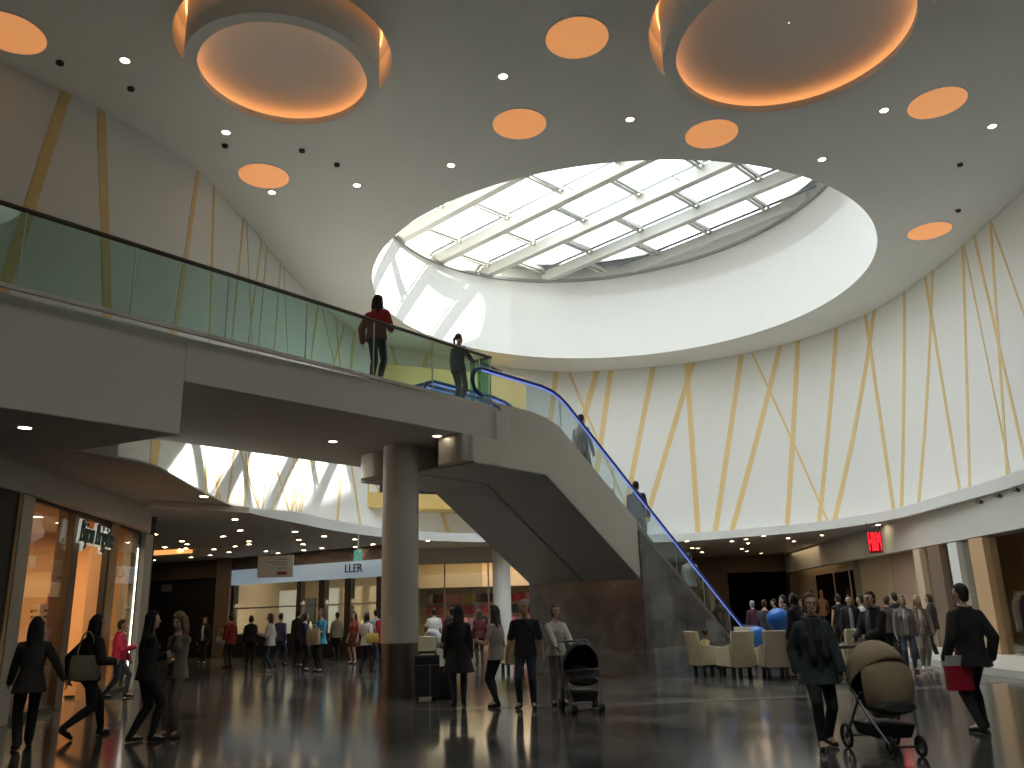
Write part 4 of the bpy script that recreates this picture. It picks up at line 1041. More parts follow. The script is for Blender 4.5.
        for i, (off, ln) in enumerate(((.030,.070),(.010,.078),(-.011,.073),(-.030,.058))):
            b0 = wr[s] + d*.082 + wd*off; b1 = b0 + (d*.85 + nrm*.45 + wd*off*1.5).normalized()*ln*.55; b2 = b1 + (d*.35 + nrm*.9).normalized()*ln*.5
            mb.cap(b0, b1, fr*1.05, fr, 8); mb.cap(b1, b2, fr, fr*.85, 8)
        t0 = wr[s] + d*.025 + wd*.026; t1 = t0 + (d*.6 + wd*.75 + nrm*.25).normalized()*.042; t2 = t1 + (d*.8 + wd*.25 + nrm*.45).normalized()*.032
        mb.cap(t0, t1, fr*1.35, fr*1.15, 8); mb.cap(t1, t2, fr*1.15, fr*.9, 8)
    def put(mb, name, m, v=None, sm=4):
        mb.v = [(p[0]*S, p[1]*S, p[2]*S) for p in mb.v]
        o = mb.build(name, m, root, fix=False); remesh(o, (v or vox), sm); return o
    put(mb, 'body', m_skin)
    # eyes and mouth
    for s in (-1, 1):
        mb = MB(); mb.ell(hp(s*.031,.083,.010), (.0125,.008,.007), 8, 6, H)
        mb.v = [(p[0]*S, p[1]*S, p[2]*S) for p in mb.v]; mb.build('eye', EYEM, root, smooth=True)
    mb = MB(); mb.ell(hp(0,.0865,-.056), (.023,.008,.0075), 10, 6, H); mb.v = [(p[0]*S, p[1]*S, p[2]*S) for p in mb.v]; mb.build('mouth', LIPM, root, smooth=True)
    # trousers / skirt
    if skirt > 0:
        mb = MB(); rs = []
        for j in range(7):
            q = .12 - (skirt + .12)*j/6; r = .135 + .05*min(j, 3)/3 + .035*j/6
            rs.append([P + V((r*1.08*math.cos(a)*(1 + .03*math.sin(5*a)*j/6), r*.85*math.sin(a), q)) for a in [2*PI*k/20 for k in range(20)]])
        mb.rings(rs); put(mb, 'skirt', cm(legs), .014)
    elif shorts:
        mb = MB(); torso(mb, .012, -.10, .10); 
        for s in (-1, 1): mb.cap(hips[s], hips[s] + (kne[s]-hips[s])*.55, .10*fat, .085*fat)
        put(mb, 'shorts', cm(legs))
    else:
        mb = MB(); torso(mb, .010, -.10, .08); legcaps(mb, .012, None, flare); put(mb, 'trousers', cm(legs))
    # shoes
    for s in (-1, 1):
        mb = MB(); a = ank[s]; td = toe[s]
        mb.cap(a + V((0,-.012,-.0)), a + V((0,-.02,-.03)), .043, .045); mb.cap(a + V((0,-.03,-.042)) , a + td*.09 + V((0,0,-.05)), .040, .042); mb.cap(a + td*.08 + V((0,0,-.052)), a + td*.155 + V((0,0,-.058)), .041, .030)
        mb.v = [(p[0], p[1], max(p[2], .006) if not lift else p[2]) for p in mb.v]
        put(mb, 'shoe', cm(shoes), vox*1.1, 3)
    # top
    dr = .030 if coat else .014
    mb = MB(); torso(mb, dr, hem, .505 if not coat else .52, .18 if hem < -.14 else .06)
    for s in (-1, 1):
        mb.cap(P + up*.475 + V((s*.05,-.01,0)), sh[s] - V((s*.012,0,.004)), .046 + dr*.7, .049 + dr*.75)
        if female: mb.ell(P + up*.33 + V((s*.068,0,0)) + fw*.088, (.062+dr*.6,.052+dr*.6,.062+dr*.5), 12, 8)
        if sleeve > 0:
            u = min(sleeve*2, 1); mb.cap(sh[s], sh[s] + (el[s]-sh[s])*u, .054 + dr*.75, .048 + dr*.75)
            if sleeve > .5:
                f = (sleeve - .5)*2; mb.cap(el[s], el[s] + (wr[s]-el[s])*f*.97, .047 + dr*.75, .036 + dr*.7)
    if coat: mb.tube([neck + V((.075*math.cos(a), .07*math.sin(a) - .01, .012 + .01*math.sin(a))) for a in [2*PI*k/16 for k in range(16)]], .018, 8, closed=True)
    put(mb, 'jacket' if coat else 'shirt', cm(top))
    if inner is not None:                                # shirt showing between open jacket fronts
        mb = MB(); rs = []
        for q, w_, o_ in ((hem*.6,.05,.135*fat),(.1,.05,.125*fat),(.3,.055,.135*fat + (.03 if female else 0)),(.42,.045,.112),(.50,.035,.085)):
            c = P + (up*q if q > 0 else V((0,0,q))) + fw*(o_ + dr - .018); rs.append([c + V((w_*math.cos(a),0,0)) + fw*(.028*math.sin(a)) for a in [2*PI*k/12 for k in range(12)]])
        mb.rings(rs); put(mb, 'shirt_front', cm(inner), .010)
    if scarf is not None:
        mb = MB(); mb.tube([neck + V((.085*math.cos(a), .078*math.sin(a) + .01, .0 - .02*math.sin(a))) for a in [2*PI*k/18 for k in range(18)]], .034, 10, closed=True)
        for s in (-1, 1): mb.cap(neck + V((s*.06,.08,-.03)), P + up*.12 + V((s*.075,0,0)) + fw*(.145 + dr), .04, .045)
        put(mb, 'scarf', cm(scarf), .012)
    # hair
    if hstyle != 'bald':
        mb = MB(); n, m = 26, 16; c = hp(0, -.012, .026); rr = V((.083,.101,.112)); vs = []; rs = []
        if hstyle in ('curly', 'afro'): rr = rr*1.16
        low = {'short': -.62, 'crop': -.5, 'bob': -.55, 'long': -.55, 'tail': -.45, 'curly': -.55, 'afro': -.4}[hstyle]
        for i in range(m + 1):
            a = PI*i/m; zz = -math.cos(a); q = max(math.sin(a), .02); ring = []
            for k in range(n):
                t = 2*PI*k/n; d = V((q*math.cos(t), q*math.sin(t), zz))
                f = 1.0
                if d.y > .30 and d.z < .52: f = .80
                elif d.y > .05 and d.z < .10: f = .84
                elif d.z < low: f = .80
                wob = 1 + (.09*math.sin(9*t + 5*a)*math.sin(9*a + 3*t) if hstyle in ('curly', 'afro') else .012*math.sin(11*t))
                ring.append(c + H @ V((d.x*rr.x*f*wob, d.y*rr.y*f*wob, d.z*rr.z*f*wob)))
            rs.append(ring)
        mb.rings(rs)
        if hstyle in ('short', 'crop'): mb.ell(hp(0,-.050,-.040), (.066,.052,.062), 14, 9, H)
        if hstyle == 'bob':
            for s in (-1, 1): mb.cap(hp(s*.068,-.02,.02), hp(s*.066,-.015,-.085), .030, .026)
            mb.cap(hp(0,-.07,.02), hp(0,-.065,-.09), .06, .055)
        if hstyle in ('long', 'curly'):
            L_ = -.30 if hstyle == 'long' else -.24; w_ = 1.0 if hstyle == 'long' else 1.3
            for s in (-1, 0, 1):
                mb.cap(hp(s*.05,-.055,.03), hp(s*.055,-.06,-.10), .045*w_, .048*w_)
                mb.cap(hp(s*.055,-.06,-.10), hp(s*.06,0,0) + V((0,0,L_)) + fw*-.105, .048*w_, .028*w_)
            for s in (-1, 1): mb.cap(hp(s*.070,.0,.03), hp(s*.082,-.02,-.12), .026*w_, .030*w_); mb.cap(hp(s*.082,-.02,-.12), hp(s*.085,0,0) + V((0,0,L_*.85)) + fw*-.02, .030*w_, .018)
        if hstyle == 'tail':
            mb.cap(hp(0,-.10,.03), hp(0,-.145,-.04), .03, .032); mb.cap(hp(0,-.145,-.04), hp(0,-.13,-.20), .032, .015)
        put(mb, 'hair', m_hair, .009 if near else .013, 1 if hstyle in ('curly', 'afro') else 2)
    return root

def feet(x, y, z=0.0): p = atz(x, y, z); return (p.x, p.y)
def hand(root, side_local, S): return root.matrix_basis @ (V(side_local) * S)
def fdir(px, deg): return deg                              # facing in degrees: 0 looks away from the viewer, 180 towards, 90 to the left, -90 to the right

K = dict
BLK, CHAR, NAVY, JEAN, WHT, GRY = (.018,.017,.018), (.045,.045,.048), (.035,.045,.085), (.055,.075,.125), (.68,.66,.62), (.22,.22,.23)
# --- near group on the left
person('person with long dark hair in a dark grey top, cut by the left picture edge', feet(22, 748), 35, 1.70, True, hair='black', hstyle='long', top=(.050,.045,.042), legs=BLK, stride=.42, rw=(.40,-.18,.86), near=True, hem=-.18, flare=.015)
person('person with long black hair striding with a beige shoulder bag', feet(83, 738), -32, 1.74, True, hair='black', hstyle='long', top=BLK, coat=True, legs=BLK, stride=-.66, lift=.10, near=True, hem=-.10, lean=.05, rw=(.22,.22,1.02))
person('person in black with dark hair standing turned toward the curly haired woman', feet(142, 742), -55, 1.72, True, hair='black', hstyle='long', top=BLK, legs=BLK, near=True, lw=(.08,.20,1.10), rw=(-.06,.22,1.13), stride=.24, hem=-.10)
person('person with curly light brown hair and folded bare arms in taupe clothes', feet(171, 737), 158, 1.66, True, hair='light', hstyle='curly', top=(.20,.155,.12), sleeve=0.15, legs=(.17,.135,.105), near=True, lw=(.10,.22,1.06), rw=(-.10,.24,1.09), inner=(.05,.05,.045), flare=.02, nod=.15, shoes=(.12,.09,.06))
person('person in a bright pink jacket and jeans beside the jewellery shop', (-8.72, 18.9), -62, 1.66, True, hair='brown', hstyle='short', top=(.72,.055,.16), coat=True, hem=-.06, legs=(.07,.09,.15), stride=.45, rw=(.10,.30,1.10), near=True)
# --- far left crowd
person('person in a dark jacket over a white shirt in front of the unlit shop', feet(202, 664), 175, 1.70, True, hair='brown', hstyle='long', top=BLK, coat=True, inner=WHT, legs=BLK)
person('person in a dark red jacket with dark hair, white bag at the side', feet(228, 668), 60, 1.72, hair='black', top=(.20,.02,.02), coat=True, legs=CHAR, hem=-.16)
person('person in black seen from behind at the first lit jewellery window', feet(249, 666), 10, 1.68, True, hair='black', hstyle='bob', top=BLK, coat=True, legs=BLK)
person('person in a white cardigan and dark jeans facing the watch shop', feet(268, 672), 95, 1.74, True, hair='brown', hstyle='long', top=(.52,.49,.44), coat=True, hem=-.14, legs=(.03,.045,.06), lw=(-.12,.28,1.12), shoes=(.3,.28,.26), stride=.25)
person('person in a violet blue shirt just behind the white cardigan', feet(279, 666), -20, 1.76, hair='black', top=(.11,.10,.22), legs=JEAN, stride=.3, hem=-.08)
person('person in a dark jacket beside the woman in navy', feet(297, 667), -30, 1.84, hair='black', top=BLK, coat=True, legs=BLK)
person('person in a navy top with a bag strap, left of the light blue shirt', feet(304, 671), -65, 1.70, True, hair='brown', hstyle='bob', top=(.035,.03,.10), legs=BLK, lw=(-.1,.25,1.0))
pb_ = person('person in a light blue shirt and black trousers holding a beige bag', feet(319, 672), 140, 1.80, hair='brown', hstyle='crop', skin='tan', top=(.06,.36,.55), sleeve=.4, legs=BLK, lw=(-.12,.30,1.12), rw=(.10,.30,1.00), hem=-.16)
person('person in a beige grey shirt and black trousers by the watch windows', feet(336, 660), 40, 1.72, hair='brown', top=(.30,.26,.21), legs=BLK)
person('person in a rust red top with bare legs between watch shop and column', feet(353, 664), 150, 1.70, True, hair='brown', hstyle='long', top=(.34,.07,.05), sleeve=.5, legs=(.10,.03,.02), skirt=.36, skin='fair')
person('person in a white T-shirt with a yellow bag left of the column', feet(366, 673), -25, 1.68, True, hair='black', hstyle='bob', top=(.62,.64,.62), sleeve=.4, legs=BLK, skin='dark', stride=.3, flare=.02)
person('person in a light blue top behind the white T-shirt near the column', feet(375, 662), 20, 1.76, hair='black', top=(.30,.50,.66), legs=JEAN)
person('person in a red shirt half hidden by the column', feet(383, 672), -10, 1.76, hair='black', top=(.50,.03,.06), sleeve=.5, legs=NAVY, hem=-.16)
# --- middle group
person('person with long black hair in a black coat, seen from behind', feet(459, 706), 8, 1.70, True, hair='black', hstyle='long', top=BLK, coat=True, hem=-.36, legs=(.04,.045,.06), near=True)
person('person with long brown hair in a pale sleeveless top and black trousers', feet(496, 707), 62, 1.68, True, hair='brown', hstyle='long', top=(.42,.36,.33), sleeve=.3, legs=BLK, near=True, hem=-.12, lw=(-.14,.26,1.12), stride=.12)
person('person with cropped hair in a black T-shirt and dark jeans facing the viewer', feet(527, 709), 172, 1.75, hair='grey', hstyle='crop', top=(.025,.025,.028), sleeve=.42, legs=(.035,.045,.065), near=True, skin='tan', hem=-.10, lw=(-.30,.04,.84), rw=(.30,.04,.84), splay=.03, wide=1.06)
pw_ = person('person with short brown hair in a white top pushing the black stroller', feet(559, 705), 200, 1.66, True, hair='chestnut', hstyle='bob', top=(.62,.58,.50), sleeve=.95, legs=(.20,.18,.16), near=True, lw=(-.16,.44,.96), rw=(.16,.44,.96), hem=-.08, flare=.015)
person('person in a white T-shirt and grey trousers beyond the cream chair', feet(434, 664), 15, 1.74, hair='black', hstyle='crop', top=(.74,.74,.72), sleeve=.4, legs=(.28,.28,.27), hem=-.10)
person('person in a black jacket behind the black coat, facing the bright shop', feet(452, 672), 20, 1.72, hair='black', top=BLK, coat=True, legs=CHAR)
person('person in a red top browsing at the bright accessories shop', feet(480, 664), 15, 1.66, True, hair='brown', hstyle='long', top=(.12,.02,.03), legs=CHAR)
# --- right
pf_ = person('person in an open teal jacket and dark scarf walking toward the viewer', feet(827, 748), 176, 1.70, True, hair='chestnut', hstyle='bob', top=(.032,.048,.048), coat=True, inner=(.02,.02,.022), scarf=(.035,.035,.04), legs=BLK, near=True, stride=.34, hem=-.20, shoes=BLK)
person('person in a black suit in profile behind the beige stroller', feet(884, 702), 118, 1.72, hair='brown', hstyle='short', top=BLK, coat=True, legs=BLK, near=True, hem=-.16, inner=(.12,.14,.18), lw=(-.12,.34,1.02), rw=(.14,.32,1.0))
pr_ = person('person in a black suit seen from behind with a red shopping bag', feet(983, 731), 12, 1.77, hair='black', hstyle='short', top=BLK, coat=True, legs=BLK, near=True, hem=-.16, lw=(-.34,.02,.84), stride=.30, splay=.06, yaw=.35)
pl_ = person('person with blond hair in a white top and brown scarf at the clothes shop', feet(927, 670), 170, 1.70, True, hair='blond', hstyle='long', top=(.26,.20,.16), coat=True, inner=(.66,.62,.55), legs=(.30,.28,.24), stride=.25, hem=-.14, scarf=(.26,.15,.11), shoes=(.6,.58,.55))
person('person in a grey cardigan and blue jeans left of the blond woman', feet(912, 672), 165, 1.68, True, hair='light', hstyle='bob', top=(.22,.20,.19), coat=True, inner=(.45,.42,.40), legs=(.10,.13,.19))
person('person in a white shirt seen past the suit by the cream shop', feet(868, 660), 70, 1.74, hair='black', top=(.62,.62,.60), legs=CHAR)
person('person in a black waistcoat over a white shirt at the cream shop', feet(845, 657), 10, 1.80, hair='black', hstyle='crop', top=BLK, coat=True, sleeve=0.0, legs=BLK)
person('person with grey hair in a maroon top beyond the balloons', feet(757, 654), 20, 1.70, hair='grey', hstyle='short', top=(.075,.022,.04), coat=True, legs=BLK)
person('person with dark hair just right of the maroon top', feet(779, 652), 60, 1.74, hair='black', top=BLK, coat=True, legs=BLK)
person('person in black with dark hair between the balloon and the teal jacket', feet(802, 678), 30, 1.78, True, hair='black', hstyle='bob', top=BLK, coat=True, legs=BLK, hem=-.3)
person('person with brown hair in a grey top behind the black jacket', feet(787, 656), 150, 1.66, True, hair='brown', hstyle='long', top=(.10,.08,.08), legs=CHAR)
person('person with dark hair at the far cream shop window', feet(808, 652), 40, 1.72, hair='black', top=CHAR, coat=True, legs=BLK)
person('person in dark clothes against the rose panel, far behind the suit', feet(878, 655), 150, 1.76, hair='black', top=CHAR, coat=True, legs=BLK)
person('person in a dark jacket between the grey cardigan and the clothes shop', feet(903, 661), 20, 1.78, hair='black', top=BLK, coat=True, legs=CHAR)
person('person with dark hair behind the blond woman', feet(938, 660), 60, 1.72, True, hair='brown', hstyle='bob', top=CHAR, coat=True, legs=BLK)
person('person in a dark coat with dark hair right behind the armchair backs', feet(790, 664), 70, 1.80, hair='black', top=BLK, coat=True, legs=BLK, hem=-.3)
person('person in a dark top with short hair between maroon top and cream shop', feet(770, 660), -40, 1.70, hair='brown', top=CHAR, legs=BLK)
person('person in a pale pink top with dark hair at the cream shop window', feet(815, 658), 20, 1.70, True, hair='black', hstyle='bob', top=(.45,.33,.32), legs=CHAR)
person('person in a dark jacket facing the viewer near the black waistcoat', feet(857, 664), 165, 1.74, hair='black', top=BLK, coat=True, inner=(.3,.3,.3), legs=BLK)
person('person in a brown jacket walking past the rose panel', feet(896, 664), -60, 1.72, hair='brown', top=(.08,.05,.035), coat=True, legs=BLK, stride=.3)
# --- on the bridge
p = pln(377, 330, (-6.36 + E_N.x*.28, 9.75 + E_N.y*.28, 0), E_N)
person('person in a red jacket leaning at the bridge railing', (p.x, p.y), -20, 1.77, hair='black', hstyle='curly', top=(.36,.028,.035), coat=True, legs=BLK, near=True, z=5.69, rw=(.10,.36,1.16), lw=(-.30,.0,.86), hem=-.08, yaw=-.3, lean=.06, wide=1.06)
p = pln(459, 360, (-6.36 + E_N.x*.40, 9.75 + E_N.y*.40, 0), E_N)
person('person with a ponytail in a navy shirt holding the railing near the escalator', (p.x, p.y), -35, 1.60, True, hair='brown', hstyle='tail', top=(.04,.05,.09), sleeve=.9, legs=(.055,.055,.065), near=True, z=5.69, rw=(.16,.38,1.10), yaw=-.25)
# --- on the escalator
def on_esc(x, lane=.85):
    k = math.ceil((-(x + 3.55))/-.381 - 1e-6); k = int((x + 3.55)//.381)
    zt = ESC_TOP - .24*(k+1); q = E_O + E_D*(-3.55 + (k + .5)*.381) + E_N*lane; return (q.x, q.y), zt
q, zt = on_esc(-2.0, .5); person('person in a pale grey shirt riding near the top of the escalator', q, -42, 1.80, hair='black', hstyle='crop', top=(.46,.50,.54), legs=CHAR, z=zt, near=True)
q, zt = on_esc(.35, 1.2); person('person with grey hair just showing over the escalator side', q, -40, 1.70, hair='grey', hstyle='short', top=(.6,.6,.6), legs=GRY, z=zt)
q, zt = on_esc(.58, .45); person('person in a navy jacket halfway down the escalator', q, -40, 1.80, hair='black', hstyle='crop', top=(.045,.065,.12), coat=True, legs=NAVY, z=zt, near=True, wide=1.1)
q, zt = on_esc(2.95, .5); person('person in a white shirt low on the escalator', q, -40, 1.72, hair='black', hstyle='crop', top=(.52,.52,.46), sleeve=.5, legs=CHAR, z=zt)
# ------------------------------------------------------------------ armchairs, bags, strollers
CREAM = mat('cream_leather', (.74,.66,.46), .5, var=.05, scale=4, bump=.1)
def armchair(label, pos, face, seat_tone=None, s=1.0):
    t = thing('armchair', label, 'armchair', (pos[0], pos[1], 0), math.radians(face), 'cream lounge armchairs')
    m = seat_tone or CREAM
    # back: a tall slightly reclined slab, narrower at the foot
    mb = MB(); rs = []
    for q, w_, y in ((.22,.235,-.25),(.5,.255,-.29),(.85,.275,-.35),(1.0,.275,-.38)):
        rs.append([V((-w_,y-.05,q)), V((w_,y-.05,q)), V((w_,y+.05,q)), V((-w_,y+.05,q))])
    mb.rings(rs); mb.build('backrest', m, t, bevel=.02)
    mb = MB(); mb.box(-.25,.25,-.26,.32,.30,.46); mb.build('seat', m, t, bevel=.04)
    for sd in (-1, 1):
        mb = MB(); mb.rings([[V((sd*x0,y,z)), V((sd*x1,y,z)), V((sd*x1,y,z2)), V((sd*x0,y,z2))] for x0, x1, y, z, z2 in ((.25,.32,-.30,.24,.72),(.25,.33,.0,.24,.66),(.25,.33,.34,.24,.62))]); mb.build('arm', m, t, bevel=.018)
    mb = MB(); mb.box(-.26,.26,-.24,.28,.20,.30); mb.build('base', BLACK, t, bevel=.01)
    for x in (-.20,.20):
        for y in (-.20,.24): mb = MB(); mb.box(x-.035,x+.035,y-.035,y+.035,0,.21); mb.build('leg', BLACK, t)
    return t
armchair('cream armchair turned sideways with a child in it, nearest the marble plinth', feet(708, 675), -72)
armchair('cream armchair seen from behind, second from the marble plinth', feet(738, 677), 14)
armchair('cream armchair seen from behind with a blue balloon beside its back', feet(776, 677), -4)
armchair('cream armchair facing the viewer beyond the balloons', feet(748, 667), 165)
armchair('cream armchair half hidden behind the teal jacket', feet(853, 676), 10)
armchair('pale armchair beyond the suitcase near the column', feet(432, 676), -20, mat('pale_leather', (.74,.74,.62), .5, var=.04))
armchair('yellowish armchair half hidden behind the man in the black T-shirt', feet(513, 672), 20, mat('yellow_leather', (.66,.58,.28), .5, var=.04))
q = atz(708, 675, 0)
person('child with curly black hair in a yellow shirt sitting in the sideways armchair', (q.x + .02, q.y), -72, 1.22, sit=True, hair='black', hstyle='afro', top=(.50,.42,.18), sleeve=.5, legs=CHAR, skin='dark', z=.10)
q = atz(434, 674, 0)
person('person in a light grey sweater bending beside the pale armchair', (q.x + .12, q.y + .9), 60, 1.62, True, hair='light', hstyle='bob', top=(.36,.38,.42), legs=GRY, lean=1.05, lw=(-.2,.75,.75), rw=(.2,.75,.75))
# balloons
for x, y, gx, r, lb, z in ((778.5,620,0,.30,'larger blue balloon above the armchair back',None),(757.5,637,0,.25,'smaller blue balloon between the armchair backs',None)):
    p = aty(x, y, 21.7 if r > .28 else 20.3); t = thing('balloon', lb, 'balloon', (p.x, p.y, p.z), 0)
    mb = MB(); mb.lathe((0,0), [(.01,-r*1.15),(.06,-r*1.08),(r*.45,-r*.85),(r*.8,-r*.45),(r*.97,0),(r*.93,r*.35),(r*.7,r*.7),(r*.4,r*.9),(.01,r*.98)], 24); mb.build('skin', mat('balloon_blue', (.02,.17,.62), .3, var=0), t, smooth=True)
    mb = MB(); mb.lathe((0,0), [(.008,-r*1.14),(.03,-r*1.24),(.005,-r*1.24)], 10); mb.build('knot', mat('balloon_blue', (.02,.17,.62), .3, var=0), t)
    mb = MB(); mb.tube([(0,0,-r*1.2),(.02,.01,-r*1.7),(0,.02,-p.z+.5)], .004, 5); mb.build('string', WHITE, t)
# bags
def bag(name, label, loc, rz, w, h, d, m, strap=0.0, strap_w=0.0, cat='bag', topm=None, soft=True):
    t = thing(name, label, cat, loc, rz)
    mb = MB(); rs = []
    for q, k, e in ((0,.88,.8),(.06,.98,1.0),(.5,1.0,1.0),(.85,.96,.72),(1.0,.90,.35)) if soft else ((0,1,1),(.5,1,1),(1.0,1,1)):
        pts = []
        for a in [2*PI*i/20 for i in range(20)]:
            c, s_ = math.cos(a), math.sin(a); ex = .35; pts.append(V((w/2*k*math.copysign(abs(c)**ex, c), d/2*e*math.copysign(abs(s_)**ex, s_), h*q)))
        rs.append(pts)
    mb.rings(rs); mb.build('body', m, t, smooth=soft, bevel=0)
    if topm: mb = MB(); mb.box(-w/2*1.0, w/2*1.0, -d/2*1.02, d/2*1.02, h*.72, h*1.02); mb.build('upper_panel', topm, t)
    if strap > 0:
        sw_ = strap_w or w*.7
        mb = MB(); n = 12; mb.tube([(-sw_/2*math.cos(PI*i/n), 0, h*.9 + strap*math.sin(PI*i/n)) for i in range(n+1)], .012, 7); mb.build('handle', m, t, smooth=True)
    return t
ROSE = mat('bag_red', (.42,.012,.03), .45, var=.05); PALE = mat('bag_pale', (.45,.43,.41), .5, var=.03)
BEIGE = mat('bag_beige', (.30,.25,.17), .7, var=.06); YEL = mat('bag_yellow', (.55,.38,.08), .6, var=.05)
p = aty(957, 695, feet(983, 731)[1] + .02); bag('shopping_bag', 'red shopping bag with a pale top held by the man in the black suit', (p.x + .02, p.y - .08, .48), .1, .32, .40, .12, ROSE, .10, .18, topm=PALE, soft=False)
p = aty(88, 676, feet(83, 738)[1]); bag('shoulder_bag', 'beige shoulder bag worn at the hip of the striding woman', (p.x + .02, p.y - .16, .78), .3, .40, .34, .14, BEIGE, .36, .22)
p = aty(313, 645, feet(319, 672)[1] - .3); bag('tote_bag', 'beige tote bag carried by the man in light blue', (p.x, p.y, .78), -.3, .42, .46, .16, mat('bag_sand', (.42,.32,.20), .7, var=.05), .16, .24)
p = aty(372, 646, feet(366, 673)[1] - .25); bag('shoulder_bag', 'yellow shoulder bag on the person in the white T-shirt', (p.x, p.y, .82), .2, .36, .26, .12, YEL, .34, .2)
p = aty(220, 648, feet(228, 668)[1] - .2); bag('handbag', 'small white handbag beside the dark red jacket', (p.x, p.y, .78), 0, .28, .24, .10, mat('bag_white', (.55,.52,.52), .5, var=0), .28, .18)
p = aty(916, 662, feet(918, 668)[1]); bag('shopping_bag', 'dark red shopping bag between the two women at the clothes shop', (p.x, p.y - .25, .22), .1, .42, .62, .16, mat('bag_maroon', (.28,.03,.05), .6, var=.05), .14, .2)
# luggage beside the column
x_, y_ = feet(427, 699); t = thing('suitcase', 'black upright suitcase with a laid handle beside the column', 'suitcase', (x_, y_, 0), .1)
mb = MB(); mb.box(-.24,.24,-.16,.16,.05,.80); mb.build('shell', mat('suitcase_black', (.028,.028,.03), .5, var=.05), t, bevel=.035)
mb = MB(); mb.box(-.245,.245,-.005,.005,.06,.79); mb.bar((-.245,-.163,.62),(.245,-.163,.62),.012,.012); mb.bar((.06,-.165,.08),(.06,-.165,.62),.012,.012); mb.build('piping', ALU, t)
mb = MB(); mb.tube([(-.16,0,.80),(-.16,0,.85),(.16,0,.85),(.16,0,.80)], .022, 8); mb.build('handle', BLACK, t)
for a in (-.19,.19):
    for b in (-.11,.11): mb = MB(); mb.ell((a,b,.035), (.02,.035,.035), 10, 8); mb.build('wheel', BLACK, t)
x_, y_ = feet(443, 698); bag('holdall', 'soft black bag slumped on the floor beside the suitcase', (x_, y_, 0), .2, .46, .52, .30, mat('bag_black', (.015,.015,.016), .8, var=.1), .10, .2)
